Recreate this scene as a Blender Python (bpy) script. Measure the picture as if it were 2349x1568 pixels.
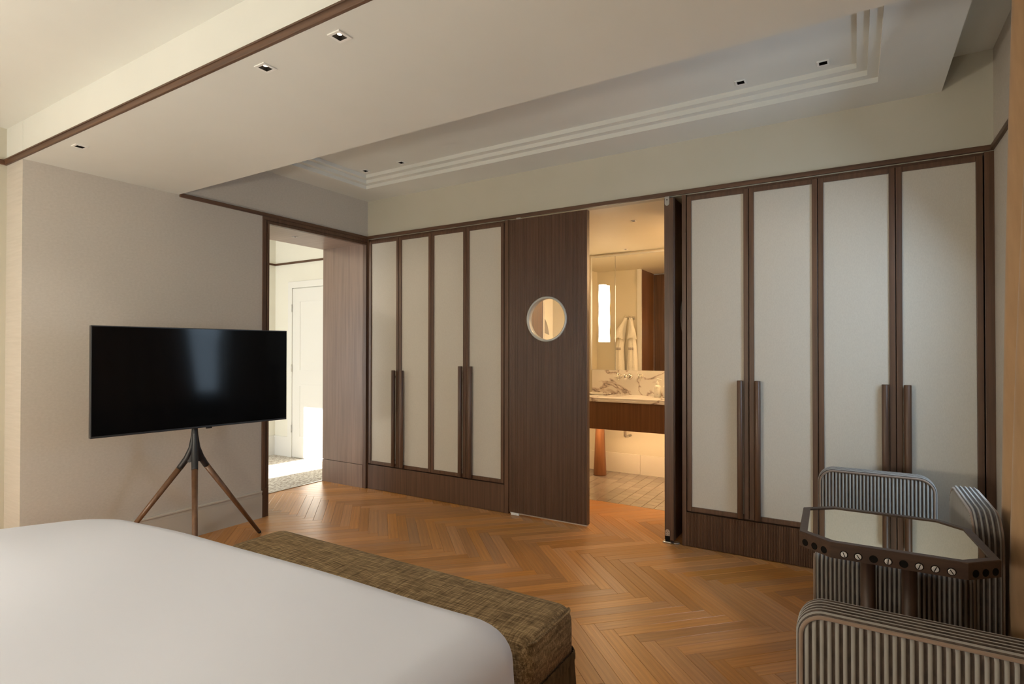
import bpy, bmesh, math, random
from mathutils import Vector, Matrix
random.seed(7)
scene = bpy.context.scene
for o in list(bpy.data.objects):
    bpy.data.objects.remove(o)
C = scene.collection

# ------------------------------------------------------------------ camera
cam_d = bpy.data.cameras.new('camera')
cam = bpy.data.objects.new('camera', cam_d)
C.objects.link(cam)
rot = Matrix(((0.85222654, 0.00405198, 0.52315725),
              (0.52317231, -0.00815546, -0.85218790),
              (0.00081354, 0.99995853, -0.00907019)))
cam.matrix_world = Matrix.Translation((3.9844, -3.8413, 1.3150)) @ rot.to_4x4()
cam_d.sensor_width = 36.0
cam_d.lens = 19.6574
cam_d.shift_y = 0.0030
cam_d.clip_start = 0.02
scene.camera = cam

# ------------------------------------------------------------------ world, exposure
world = bpy.data.worlds.new('sky')
scene.world = world
world.use_nodes = True
wn = world.node_tree
wn.nodes['Background'].inputs[0].default_value = (0.55, 0.75, 1.0, 1)
wn.nodes['Background'].inputs[1].default_value = 1.0
vs = scene.view_settings
vs.view_transform = 'Standard'
vs.look = 'None'
vs.exposure = -0.25
vs.gamma = 1.0
vs.use_curve_mapping = False


def light(name, kind, loc, energy, color, target=None, **kw):
    d = bpy.data.lights.new(name, kind)
    d.energy = energy
    d.color = color
    for k, v in kw.items():
        setattr(d, k, v)
    o = bpy.data.objects.new(name, d)
    C.objects.link(o)
    o.location = loc
    if target is not None:
        o.rotation_euler = (Vector(target) - Vector(loc)).to_track_quat('-Z', 'Y').to_euler()
    return o


COOL = (0.60, 0.80, 1.0)
WARM = (1.0, 0.74, 0.46)
NEUT = (1.0, 0.90, 0.76)
# sun entering through the hall window, daylight at the windows
light('sun', 'SUN', (-2, -8, 5), 30.0, (1.0, 0.95, 0.86), (-1.8, -6, 4.09), angle=0.009)
light('window_daylight', 'AREA', (4.955, -0.76, 1.47), 40, COOL, (3.9, -1.02, 0.78), shape='RECTANGLE', size=0.56, size_y=1.75)
light('hall_daylight', 'AREA', (-1.55, -2.55, 1.25), 75, (0.86, 0.93, 1.0), (-1.55, 0, 1.25), shape='RECTANGLE', size=1.0, size_y=1.9)

# ------------------------------------------------------------------ materials
MATS = {}


def newmat(name):
    m = bpy.data.materials.new(name)
    m.use_nodes = True
    MATS[name] = m
    nt = m.node_tree
    return m, nt, nt.nodes['Principled BSDF']


def setp(b, **kw):
    alias = dict(color='Base Color', rough='Roughness', metal='Metallic', spec='Specular IOR Level',
                 trans='Transmission Weight', sheen='Sheen Weight', sheenr='Sheen Roughness', emit='Emission Color', emits='Emission Strength',
                 coat='Coat Weight', coatr='Coat Roughness', alpha='Alpha', ior='IOR')
    for k, v in kw.items():
        if k in ('color', 'emit'):
            v = (v[0], v[1], v[2], 1)
        b.inputs[alias[k]].default_value = v


def plain(name, color, rough=0.5, **kw):
    m, nt, b = newmat(name)
    setp(b, color=color, rough=rough, **kw)
    return m


def noise_mat(name, c1, c2, scale, rough=0.5, detail=4, bump=0.0, bumpd=0.002, lo=0.3, hi=0.7, coord='Object', distortion=0.0, **kw):
    """two-tone stretched noise; scale is a 3-vector"""
    m, nt, b = newmat(name)
    setp(b, rough=rough, **kw)
    N, L = nt.nodes, nt.links
    tc = N.new('ShaderNodeTexCoord')
    mp = N.new('ShaderNodeMapping')
    mp.inputs['Scale'].default_value = scale
    nz = N.new('ShaderNodeTexNoise')
    nz.inputs['Scale'].default_value = 1.0
    nz.inputs['Detail'].default_value = detail
    nz.inputs['Roughness'].default_value = 0.6
    nz.inputs['Distortion'].default_value = distortion
    cr = N.new('ShaderNodeValToRGB')
    cr.color_ramp.elements[0].position = lo
    cr.color_ramp.elements[0].color = (*c1, 1)
    cr.color_ramp.elements[1].position = hi
    cr.color_ramp.elements[1].color = (*c2, 1)
    L.new(tc.outputs[coord], mp.inputs['Vector'])
    L.new(mp.outputs['Vector'], nz.inputs['Vector'])
    L.new(nz.outputs['Fac'], cr.inputs['Fac'])
    L.new(cr.outputs['Color'], b.inputs['Base Color'])
    if bump > 0:
        bp = N.new('ShaderNodeBump')
        bp.inputs['Strength'].default_value = bump
        bp.inputs['Distance'].default_value = bumpd
        L.new(nz.outputs['Fac'], bp.inputs['Height'])
        L.new(bp.outputs['Normal'], b.inputs['Normal'])
    return m


W1, W2 = (0.062, 0.029, 0.0145), (0.128, 0.064, 0.034)
noise_mat('wood_z', W1, W2, (55, 55, 1.6), 0.42, 5, 0.25, 0.0008)
noise_mat('wood_x', W1, W2, (1.6, 55, 55), 0.42, 5, 0.25, 0.0008)
noise_mat('wood_y', W1, W2, (55, 1.6, 55), 0.42, 5, 0.25, 0.0008)
noise_mat('veneer', (0.16, 0.098, 0.068), (0.24, 0.155, 0.112), (30, 30, 1.1), 0.38, 5)
noise_mat('veneer_soffit', (0.25, 0.165, 0.12), (0.33, 0.23, 0.172), (1.1, 30, 30), 0.36, 5)
noise_mat('vanity_wood', (0.105, 0.044, 0.016), (0.18, 0.082, 0.032), (60, 60, 1.4), 0.4, 5)
noise_mat('leg_walnut', (0.10, 0.050, 0.024), (0.175, 0.092, 0.048), (40, 40, 2.5), 0.35, 4)
noise_mat('cone_wood', (0.19, 0.075, 0.03), (0.28, 0.12, 0.05), (40, 40, 2.5), 0.35, 4)
noise_mat('wallpaper', (0.50, 0.458, 0.40), (0.55, 0.505, 0.445), (6, 60, 90), 0.75, 3, 0.05, 0.0005)
noise_mat('paint', (0.52, 0.495, 0.40), (0.55, 0.52, 0.43), (2, 2, 2), 0.7, 2)
noise_mat('ceiling_paint', (0.70, 0.705, 0.66), (0.73, 0.735, 0.69), (2, 2, 2), 0.6, 2)
noise_mat('door_fabric', (0.53, 0.49, 0.42), (0.575, 0.535, 0.46), (240, 240, 90), 0.7, 2, 0.04, 0.0004)
noise_mat('bath_paint', (0.72, 0.66, 0.53), (0.75, 0.69, 0.56), (2, 2, 2), 0.6, 2)
noise_mat('hall_paint', (0.76, 0.735, 0.64), (0.79, 0.765, 0.67), (2, 2, 2), 0.6, 2)
plain('white_lacquer', (0.76, 0.745, 0.70), 0.4)
plain('bath_tile_wall', (0.80, 0.74, 0.64), 0.3)
plain('skirting', (0.52, 0.48, 0.41), 0.45)
plain('black_gap', (0.01, 0.008, 0.007), 0.7)
plain('mirror', (0.93, 0.92, 0.88), 0.0, metal=1.0)
plain('bronze_mirror', (0.80, 0.745, 0.60), 0.0, metal=1.0)
plain('chrome', (0.82, 0.81, 0.78), 0.12, metal=1.0)
plain('steel', (0.55, 0.54, 0.52), 0.35, metal=1.0)
plain('pale_ring', (0.47, 0.48, 0.45), 0.4, metal=0.2)
plain('tv_bezel', (0.018, 0.018, 0.02), 0.35)
plain('tv_screen', (0.003, 0.003, 0.0035), 0.09, spec=0.12)
plain('stand_metal', (0.014, 0.015, 0.018), 0.45)
plain('rubber', (0.008, 0.008, 0.008), 0.7)
plain('cover_white', (0.69, 0.715, 0.80), 0.8)
plain('bed_base', (0.25, 0.20, 0.14), 0.8)
plain('dark_recess', (0.006, 0.005, 0.004), 0.7, spec=0.1)
noise_mat('table_wood', (0.034, 0.017, 0.010), (0.066, 0.035, 0.021), (6, 55, 55), 0.45, 5, 0.2, 0.0008)
noise_mat('table_leg', (0.040, 0.020, 0.012), (0.078, 0.042, 0.026), (55, 55, 2), 0.45, 5)
plain('bolt', (0.86, 0.84, 0.82), 0.42, metal=0.75)
plain('fixture_white', (0.80, 0.79, 0.76), 0.4)
plain('bottle', (0.80, 0.78, 0.72), 0.35)
plain('print_grey', (0.42, 0.37, 0.30), 0.6)
plain('embroidery', (0.16, 0.13, 0.17), 0.8)
noise_mat('terry', (0.78, 0.74, 0.66), (0.86, 0.83, 0.76), (90, 90, 90), 0.9, 3, 0.5, 0.003, sheen=0.3)
noise_mat('curtain_fabric', (0.40, 0.245, 0.125), (0.47, 0.295, 0.155), (30, 30, 4), 0.8, 3, sheen=0.35)
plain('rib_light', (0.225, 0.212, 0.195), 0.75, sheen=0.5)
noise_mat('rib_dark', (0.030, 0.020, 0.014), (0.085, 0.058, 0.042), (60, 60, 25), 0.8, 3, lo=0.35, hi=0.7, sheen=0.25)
plain('rib_brown', (0.20, 0.14, 0.10), 0.75, sheen=0.4)
noise_mat('fringe', (0.055, 0.034, 0.014), (0.14, 0.092, 0.045), (60, 60, 9), 0.85, 3)
plain('lamp_on', (1, 1, 1), 0.5, emit=(1.0, 0.80, 0.60), emits=14.0)
plain('bath_lamp_on', (1, 1, 1), 0.5, emit=(1.0, 0.70, 0.40), emits=8.0)
plain('sconce_glass', (1, 1, 1), 0.4, emit=(1.0, 0.80, 0.52), emits=13.0)
plain('globe_bright', (0.8, 0.76, 0.68), 0.8, emit=(1.0, 0.93, 0.82), emits=440.0)
plain('globe_dim', (0.8, 0.76, 0.68), 0.8, emit=(1.0, 0.91, 0.78), emits=120.0)
noise_mat('carpet', (0.34, 0.29, 0.24), (0.66, 0.62, 0.55), (60, 26, 20), 0.95, 1, lo=0.42, hi=0.56, distortion=0.5)
noise_mat('grout', (0.50, 0.43, 0.34), (0.56, 0.49, 0.40), (20, 20, 20), 0.7, 2)

# clear glass: a thin pane that lets light through
m, nt, b = newmat('glass')
mixs = nt.nodes.new('ShaderNodeMixShader')
tr = nt.nodes.new('ShaderNodeBsdfTransparent')
gl = nt.nodes.new('ShaderNodeBsdfGlossy')
gl.inputs['Roughness'].default_value = 0.0
mixs.inputs[0].default_value = 0.07
nt.links.new(tr.outputs[0], mixs.inputs[1])
nt.links.new(gl.outputs[0], mixs.inputs[2])
nt.links.new(mixs.outputs[0], nt.nodes['Material Output'].inputs[0])


def oak_mat():
    m, nt, b = newmat('oak')
    N, L = nt.nodes, nt.links
    uv = N.new('ShaderNodeUVMap')
    uv.uv_map = 'grain'
    oi = N.new('ShaderNodeObjectInfo')
    at = N.new('ShaderNodeAttribute')
    at.attribute_name = 'rnd'
    add = N.new('ShaderNodeMath'); add.operation = 'ADD'
    fr = N.new('ShaderNodeMath'); fr.operation = 'FRACT'
    L.new(oi.outputs['Random'], add.inputs[0])
    L.new(at.outputs['Fac'], add.inputs[1])
    L.new(add.outputs[0], fr.inputs[0])
    mul = N.new('ShaderNodeMath'); mul.operation = 'MULTIPLY'; mul.inputs[1].default_value = 37.0
    L.new(fr.outputs[0], mul.inputs[0])
    cx = N.new('ShaderNodeCombineXYZ')
    L.new(mul.outputs[0], cx.inputs[0]); L.new(mul.outputs[0], cx.inputs[1])
    va = N.new('ShaderNodeVectorMath'); va.operation = 'ADD'
    L.new(uv.outputs[0], va.inputs[0]); L.new(cx.outputs[0], va.inputs[1])
    mp = N.new('ShaderNodeMapping'); mp.inputs['Scale'].default_value = (5.0, 190, 1)
    L.new(va.outputs[0], mp.inputs[0])
    nz = N.new('ShaderNodeTexNoise'); nz.inputs['Scale'].default_value = 1.0; nz.inputs['Detail'].default_value = 6
    nz.inputs['Distortion'].default_value = 0.4
    L.new(mp.outputs[0], nz.inputs['Vector'])
    cr = N.new('ShaderNodeValToRGB')
    e = cr.color_ramp.elements
    e[0].position = 0.2; e[0].color = (0.44, 0.185, 0.052, 1)
    e[1].position = 0.8; e[1].color = (0.62, 0.305, 0.100, 1)
    L.new(nz.outputs['Fac'], cr.inputs[0])
    # slower cathedral figure
    mp2 = N.new('ShaderNodeMapping'); mp2.inputs['Scale'].default_value = (1.5, 14, 1)
    L.new(va.outputs[0], mp2.inputs[0])
    wv = N.new('ShaderNodeTexWave'); wv.wave_type = 'BANDS'; wv.bands_direction = 'Y'
    wv.inputs['Scale'].default_value = 0.8; wv.inputs['Distortion'].default_value = 5.0
    wv.inputs['Detail'].default_value = 3; wv.inputs['Detail Scale'].default_value = 0.7
    L.new(mp2.outputs[0], wv.inputs['Vector'])
    mx = N.new('ShaderNodeMixRGB'); mx.blend_type = 'MULTIPLY'
    mr = N.new('ShaderNodeMapRange')
    mr.inputs[3].default_value = 0.92; mr.inputs[4].default_value = 1.04
    L.new(wv.outputs['Fac'], mr.inputs[0])
    mx.inputs[0].default_value = 1.0
    L.new(cr.outputs[0], mx.inputs[1]); L.new(mr.outputs[0], mx.inputs[2])
    # tone of the single board
    hs = N.new('ShaderNodeHueSaturation')
    r2 = N.new('ShaderNodeMapRange'); r2.inputs[3].default_value = 0.78; r2.inputs[4].default_value = 1.14
    L.new(fr.outputs[0], r2.inputs[0]); L.new(r2.outputs[0], hs.inputs['Value'])
    m13 = N.new('ShaderNodeMath'); m13.operation = 'MULTIPLY'; m13.inputs[1].default_value = 13.7
    f13 = N.new('ShaderNodeMath'); f13.operation = 'FRACT'
    L.new(fr.outputs[0], m13.inputs[0]); L.new(m13.outputs[0], f13.inputs[0])
    r3 = N.new('ShaderNodeMapRange'); r3.inputs[3].default_value = 0.93; r3.inputs[4].default_value = 1.06
    L.new(f13.outputs[0], r3.inputs[0]); L.new(r3.outputs[0], hs.inputs['Saturation'])
    L.new(mx.outputs[0], hs.inputs['Color'])
    L.new(hs.outputs[0], b.inputs['Base Color'])
    r4 = N.new('ShaderNodeMapRange'); r4.inputs[3].default_value = 0.26; r4.inputs[4].default_value = 0.40
    L.new(nz.outputs['Fac'], r4.inputs[0]); L.new(r4.outputs[0], b.inputs['Roughness'])
    bp = N.new('ShaderNodeBump'); bp.inputs['Strength'].default_value = 0.15; bp.inputs['Distance'].default_value = 0.001
    L.new(nz.outputs['Fac'], bp.inputs['Height']); L.new(bp.outputs[0], b.inputs['Normal'])
    return m


def tweed_mat():
    m, nt, b = newmat('tweed')
    N, L = nt.nodes, nt.links
    tc = N.new('ShaderNodeTexCoord')
    outs = []
    for sc in ((9, 260, 90), (200, 12, 90), (26, 500, 300)):
        mp = N.new('ShaderNodeMapping'); mp.inputs['Scale'].default_value = sc
        nz = N.new('ShaderNodeTexNoise'); nz.inputs['Scale'].default_value = 1; nz.inputs['Detail'].default_value = 3
        L.new(tc.outputs['Object'], mp.inputs[0]); L.new(mp.outputs[0], nz.inputs['Vector'])
        outs.append(nz.outputs['Fac'])
    a1 = N.new('ShaderNodeMath'); a1.operation = 'ADD'
    a2 = N.new('ShaderNodeMath'); a2.operation = 'ADD'
    L.new(outs[0], a1.inputs[0]); L.new(outs[1], a1.inputs[1]); L.new(a1.outputs[0], a2.inputs[0]); L.new(outs[2], a2.inputs[1])
    dv = N.new('ShaderNodeMath'); dv.operation = 'DIVIDE'; dv.inputs[1].default_value = 3
    L.new(a2.outputs[0], dv.inputs[0])
    cr = N.new('ShaderNodeValToRGB')
    e = cr.color_ramp.elements
    e[0].position = 0.38; e[0].color = (0.075, 0.044, 0.015, 1)
    e[1].position = 0.63; e[1].color = (0.47, 0.335, 0.175, 1)
    k = e.new(0.5); k.color = (0.215, 0.14, 0.064, 1)
    L.new(dv.outputs[0], cr.inputs[0]); L.new(cr.outputs[0], b.inputs['Base Color'])
    setp(b, rough=0.9)
    bp = N.new('ShaderNodeBump'); bp.inputs['Strength'].default_value = 0.5; bp.inputs['Distance'].default_value = 0.002
    L.new(dv.outputs[0], bp.inputs['Height']); L.new(bp.outputs[0], b.inputs['Normal'])


def marble_mat():
    m, nt, b = newmat('marble')
    N, L = nt.nodes, nt.links
    tc = N.new('ShaderNodeTexCoord')
    mp = N.new('ShaderNodeMapping'); mp.inputs['Scale'].default_value = (1.7, 1.7, 2.4); mp.inputs['Rotation'].default_value = (0.2, 0.5, 0.3)
    L.new(tc.outputs['Object'], mp.inputs[0])
    nz = N.new('ShaderNodeTexNoise'); nz.inputs['Scale'].default_value = 1.2; nz.inputs['Detail'].default_value = 5; nz.inputs['Distortion'].default_value = 1.2
    L.new(mp.outputs[0], nz.inputs['Vector'])
    s = N.new('ShaderNodeMath'); s.operation = 'SUBTRACT'; s.inputs[1].default_value = 0.5
    a = N.new('ShaderNodeMath'); a.operation = 'ABSOLUTE'
    L.new(nz.outputs['Fac'], s.inputs[0]); L.new(s.outputs[0], a.inputs[0])
    cr = N.new('ShaderNodeValToRGB')
    e = cr.color_ramp.elements
    e[0].position = 0.0; e[0].color = (0.22, 0.19, 0.17, 1)
    e[1].position = 0.030; e[1].color = (0.78, 0.75, 0.70, 1)
    k = e.new(0.008); k.color = (0.55, 0.46, 0.42, 1)
    L.new(a.outputs[0], cr.inputs[0]); L.new(cr.outputs[0], b.inputs['Base Color'])
    setp(b, rough=0.2)


def tile_mat():
    m, nt, b = newmat('floor_tile')
    N, L = nt.nodes, nt.links
    oi = N.new('ShaderNodeObjectInfo')
    cr = N.new('ShaderNodeValToRGB')
    e = cr.color_ramp.elements
    e[0].color = (0.27, 0.225, 0.185, 1); e[1].color = (0.36, 0.305, 0.255, 1)
    L.new(oi.outputs['Random'], cr.inputs[0]); L.new(cr.outputs[0], b.inputs['Base Color'])
    setp(b, rough=0.10, coat=0.3)


oak_mat(); tweed_mat(); marble_mat(); tile_mat()


# ------------------------------------------------------------------ mesh collecting
class MB:
    def __init__(self):
        self.v = []; self.f = []; self.m = []; self.s = []

    def face(self, idx, m=0, s=False):
        self.f.append(tuple(idx)); self.m.append(m); self.s.append(s)

    def poly(self, pts, m=0, s=False):
        n = len(self.v)
        self.v += [tuple(p) for p in pts]
        self.face(range(n, n + len(pts)), m, s)

    def box(self, x0, x1, y0, y1, z0, z1, m=0, b=0.0, tf=None):
        if x1 < x0: x0, x1 = x1, x0
        if y1 < y0: y0, y1 = y1, y0
        if z1 < z0: z0, z1 = z1, z0
        if b > 0:
            bm = bmesh.new()
            bmesh.ops.create_cube(bm, size=1.0)
            for q in bm.verts:
                q.co = Vector((x0 + (q.co.x + .5) * (x1 - x0), y0 + (q.co.y + .5) * (y1 - y0), z0 + (q.co.z + .5) * (z1 - z0)))
            bmesh.ops.bevel(bm, geom=bm.edges[:], offset=b, segments=2, profile=0.5, affect='EDGES')
            self.add_bm(bm, m, tf)
            bm.free()
            return
        P = [(x0, y0, z0), (x1, y0, z0), (x1, y1, z0), (x0, y1, z0), (x0, y0, z1), (x1, y0, z1), (x1, y1, z1), (x0, y1, z1)]
        if tf: P = [tf(p) for p in P]
        n = len(self.v); self.v += P
        for q in ((3, 2, 1, 0), (4, 5, 6, 7), (0, 1, 5, 4), (1, 2, 6, 5), (2, 3, 7, 6), (3, 0, 4, 7)):
            self.face([n + i for i in q], m)

    def add_bm(self, bm, m=0, tf=None, s=False):
        n = len(self.v)
        bm.verts.index_update()
        for q in bm.verts:
            self.v.append(tf(tuple(q.co)) if tf else tuple(q.co))
        for f in bm.faces:
            self.face([n + q.index for q in f.verts], m, s)

    def cyl(self, p0, p1, r0, r1=None, n=16, m=0, caps=True, s=True):
        r1 = r0 if r1 is None else r1
        p0, p1 = Vector(p0), Vector(p1)
        d = (p1 - p0).normalized()
        a = d.orthogonal().normalized(); c = d.cross(a)
        k = len(self.v)
        for p, r in ((p0, r0), (p1, r1)):
            for i in range(n):
                t = 2 * math.pi * i / n
                self.v.append(tuple(p + a * (r * math.cos(t)) + c * (r * math.sin(t))))
        for i in range(n):
            j = (i + 1) % n
            self.face((k + i, k + j, k + n + j, k + n + i), m, s)
        if caps:
            self.face([k + i for i in reversed(range(n))], m)
            self.face([k + n + i for i in range(n)], m)

    def lathe(self, c, prof, axis=(0, 0, 1), n=24, m=0, s=True, cap=True):
        """prof = [(r, h), ...] along axis from c"""
        c = Vector(c); d = Vector(axis).normalized()
        a = d.orthogonal().normalized(); e = d.cross(a)
        k = len(self.v)
        for r, h in prof:
            for i in range(n):
                t = 2 * math.pi * i / n
                self.v.append(tuple(c + d * h + a * (r * math.cos(t)) + e * (r * math.sin(t))))
        for j in range(len(prof) - 1):
            for i in range(n):
                i2 = (i + 1) % n
                self.face((k + j * n + i, k + j * n + i2, k + (j + 1) * n + i2, k + (j + 1) * n + i), m, s)
        if cap:
            self.face([k + i for i in reversed(range(n))], m)
            self.face([k + (len(prof) - 1) * n + i for i in range(n)], m)

    def tube(self, pts, rad, n=10, m=0):
        pts = [Vector(p) for p in pts]
        rads = rad if isinstance(rad, (list, tuple)) else [rad] * len(pts)
        k = len(self.v)
        a = None
        for i, p in enumerate(pts):
            d = (pts[min(i + 1, len(pts) - 1)] - pts[max(i - 1, 0)]).normalized()
            if a is None: a = d.orthogonal().normalized()
            a = (a - d * a.dot(d)).normalized(); c = d.cross(a)
            for q in range(n):
                t = 2 * math.pi * q / n
                self.v.append(tuple(p + a * (rads[i] * math.cos(t)) + c * (rads[i] * math.sin(t))))
        for i in range(len(pts) - 1):
            for q in range(n):
                r = (q + 1) % n
                self.face((k + i * n + q, k + i * n + r, k + (i + 1) * n + r, k + (i + 1) * n + q), m, True)
        self.face([k + q for q in reversed(range(n))], m)
        self.face([k + (len(pts) - 1) * n + q for q in range(n)], m)

    def prism(self, poly, z0, z1, m=0):
        k = len(self.v); n = len(poly)
        self.v += [(p[0], p[1], z0) for p in poly] + [(p[0], p[1], z1) for p in poly]
        self.face([k + i for i in reversed(range(n))], m)
        self.face([k + n + i for i in range(n)], m)
        for i in range(n):
            j = (i + 1) % n
            self.face((k + i, k + j, k + n + j, k + n + i), m)

    def grid(self, fn, nu, nv, m=0, s=True, wrap=False):
        k = len(self.v)
        for i in range(nu + 1):
            for j in range(nv + 1):
                self.v.append(tuple(fn(i / nu, j / nv)))
        for i in range(nu):
            for j in range(nv):
                self.face((k + i * (nv + 1) + j, k + (i + 1) * (nv + 1) + j, k + (i + 1) * (nv + 1) + j + 1, k + i * (nv + 1) + j + 1), m, s)

    def holed(self, axis, u0, u1, v0, v1, w0, w1, holes=(), m=0):
        """slab normal to axis ('x','y','z') with rectangular holes (ua,ub,va,vb)"""
        def P(u, v, w):
            return {'x': (w, u, v), 'y': (u, w, v), 'z': (u, v, w)}[axis]
        us = sorted({u0, u1, *[h for q in holes for h in q[:2] if u0 < h < u1]})
        vv = sorted({v0, v1, *[h for q in holes for h in q[2:] if v0 < h < v1]})
        def solid(i, j):
            if i < 0 or j < 0 or i >= len(us) - 1 or j >= len(vv) - 1: return False
            uc, vc = (us[i] + us[i + 1]) / 2, (vv[j] + vv[j + 1]) / 2
            return not any(a < uc < bb and c < vc < d for a, bb, c, d in holes)
        for i in range(len(us) - 1):
            for j in range(len(vv) - 1):
                if not solid(i, j): continue
                a, bb, c, d = us[i], us[i + 1], vv[j], vv[j + 1]
                self.poly([P(a, c, w0), P(a, d, w0), P(bb, d, w0), P(bb, c, w0)], m)
                self.poly([P(a, c, w1), P(bb, c, w1), P(bb, d, w1), P(a, d, w1)], m)
                if not solid(i - 1, j): self.poly([P(a, c, w0), P(a, c, w1), P(a, d, w1), P(a, d, w0)], m)
                if not solid(i + 1, j): self.poly([P(bb, c, w0), P(bb, d, w0), P(bb, d, w1), P(bb, c, w1)], m)
                if not solid(i, j - 1): self.poly([P(a, c, w0), P(bb, c, w0), P(bb, c, w1), P(a, c, w1)], m)
                if not solid(i, j + 1): self.poly([P(a, d, w0), P(a, d, w1), P(bb, d, w1), P(bb, d, w0)], m)

    def mesh(self, name, mats, loc=(0, 0, 0), fix=True):
        me = bpy.data.meshes.new(name)
        l = Vector(loc)
        me.from_pydata([tuple(Vector(p) - l) for p in self.v], [], self.f)
        for q in (mats if isinstance(mats, (list, tuple)) else [mats]):
            me.materials.append(MATS[q])
        me.polygons.foreach_set('material_index', self.m)
        me.polygons.foreach_set('use_smooth', self.s)
        if fix:
            bm = bmesh.new(); bm.from_mesh(me)
            bmesh.ops.recalc_face_normals(bm, faces=bm.faces[:])
            bm.to_mesh(me); bm.free()
        me.update()
        return me

    def build(self, name, mats, parent=None, loc=None, fix=True):
        """world-space coordinates; the object's origin is its root's origin (or loc)"""
        if parent is not None:
            root = parent
            while root.parent is not None: root = root.parent
            base = root.location.copy()
        else:
            base = Vector(loc) if loc is not None else Vector((0, 0, 0))
        o = bpy.data.objects.new(name, self.mesh(name, mats, base, fix))
        C.objects.link(o)
        if parent is not None: o.parent = parent
        else: o.location = base
        return o


def thing(name, label, cat, loc, group=None):
    o = bpy.data.objects.new(name, None)
    C.objects.link(o)
    o.empty_display_size = 0.1
    o.location = loc
    return tag(o, label, cat, group)


def tag(o, label, cat, group=None):
    o['label'] = label; o['category'] = cat
    if group: o['group'] = group
    return o


def struct(o, label=None, cat=None):
    o['kind'] = 'structure'
    if label: o['label'] = label
    if cat: o['category'] = cat
    return o


def sbox(name, x0, x1, y0, y1, z0, z1, mt, label, cat, b=0.0):
    q = MB(); q.box(x0, x1, y0, y1, z0, z1, 0, b)
    return struct(q.build(name, mt, loc=((x0 + x1) / 2, (y0 + y1) / 2, z0)), label, cat)


# ------------------------------------------------------------------ main sizes (metres)
XR = 4.612           # right wall
YF, YB = -2.61, -1.76   # beam front / back
HB, HT, HC, HF = 2.388, 2.400, 2.736, 2.604
REC = -0.234         # recessed left wall beside the bed
YN = -4.90           # wall behind the camera
DY0, DY1 = -1.062, -0.030   # doorway in the left wall
XH = -0.595          # hall side of the thick left wall
YT = 0.733           # where tiles start

# ------------------------------------------------------------------ shell
q = MB(); q.box(-0.60, XR + 0.25, YN - 0.1, YT, -0.10, -0.022)
floor = struct(q.build('floor', 'grout'), 'oak herringbone parquet floor of the bedroom', 'floor')

PW, PL = 0.070, 0.600
S2 = math.sqrt(2.0)
HROW = PL / S2
PX0, PY0 = 2.698, -0.719


def clip(poly, x0, x1, y0, y1):
    def cut(pl, f, inter):
        out = []
        for i in range(len(pl)):
            a, bq = pl[i], pl[(i + 1) % len(pl)]
            fa, fb = f(a), f(bq)
            if fa >= 0: out.append(a)
            if (fa >= 0) != (fb >= 0):
                t = fa / (fa - fb)
                out.append((a[0] + (bq[0] - a[0]) * t, a[1] + (bq[1] - a[1]) * t))
        return out
    for f in (lambda p: p[0] - x0, lambda p: x1 - p[0], lambda p: p[1] - y0, lambda p: y1 - p[1]):
        poly = cut(poly, f, None)
        if len(poly) < 3: return []
    return poly


def plank_geo(poly, uvs, verts, faces, uvl, top=0.0, bot=-0.020, ch=0.0011):
    """chamfered plank from a convex polygon"""
    n = len(poly); k = len(verts)
    cx = sum(p[0] for p in poly) / n; cy = sum(p[1] for p in poly) / n
    ins = []
    for i in range(n):
        a, p, bq = Vector(poly[i - 1]), Vector(poly[i]), Vector(poly[(i + 1) % n])
        d1 = (p - a); d2 = (bq - p)
        if d1.length < 1e-6 or d2.length < 1e-6:
            ins.append(tuple(p)); continue
        n1 = Vector((-d1.y, d1.x)).normalized(); n2 = Vector((-d2.y, d2.x)).normalized()
        s = n1 + n2
        den = max(0.25, 1 + n1.dot(n2))
        qv = p + s * (ch / den)
        ins.append((qv.x, qv.y))
    verts += [(p[0], p[1], top) for p in ins] + [(p[0], p[1], top - ch * 0.9) for p in poly] + [(p[0], p[1], bot) for p in poly]
    fs = [list(range(k, k + n))]
    for i in range(n):
        j = (i + 1) % n
        fs.append([k + n + i, k + n + j, k + j, k + i])
        fs.append([k + 2 * n + i, k + 2 * n + j, k + n + j, k + n + i])
    faces += fs
    uvl += list(uvs) * 3


def board_mesh(name, polys, frames, rnds):
    verts, faces, uvl, fr = [], [], [], []
    for pl, (c, d), r in zip(polys, frames, rnds):
        nf = len(faces)
        us = [((p[0] - c[0]) * d[0] + (p[1] - c[1]) * d[1], -(p[0] - c[0]) * d[1] + (p[1] - c[1]) * d[0]) for p in pl]
        plank_geo(pl, us, verts, faces, uvl)
        fr += [r] * (len(faces) - nf)
    me = bpy.data.meshes.new(name)
    me.from_pydata(verts, [], faces)
    ul = me.uv_layers.new(name='grain')
    for lp in me.loops:
        ul.data[lp.index].uv = uvl[lp.vertex_index]
    at = me.attributes.new('rnd', 'FLOAT', 'FACE')
    at.data.foreach_set('value', fr)
    me.materials.append(MATS['oak'])
    me.update()
    return me


RX0, RX1, RY0, RY1 = XH, XR + 0.2, YN, YT
dirs = {'A': (1 / S2, -1 / S2), 'B': (1 / S2, 1 / S2)}
full = {}
for k_, d in dirs.items():
    e = (-d[1], d[0])
    g = 0.0004
    pl = [(d[0] * a * (PL / 2 - g) + e[0] * bq * (PW / 2 - g), d[1] * a * (PL / 2 - g) + e[1] * bq * (PW / 2 - g)) for a, bq in ((-1, -1), (1, -1), (1, 1), (-1, 1))]
    full[k_] = (pl, board_mesh('plank', [pl], [((0, 0), d)], [0.0]))
cpos = Vector((3.9844, -3.8413)); cf = Vector((-0.5233, 0.8522)); crt = Vector((0.8522, 0.5233))


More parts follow.
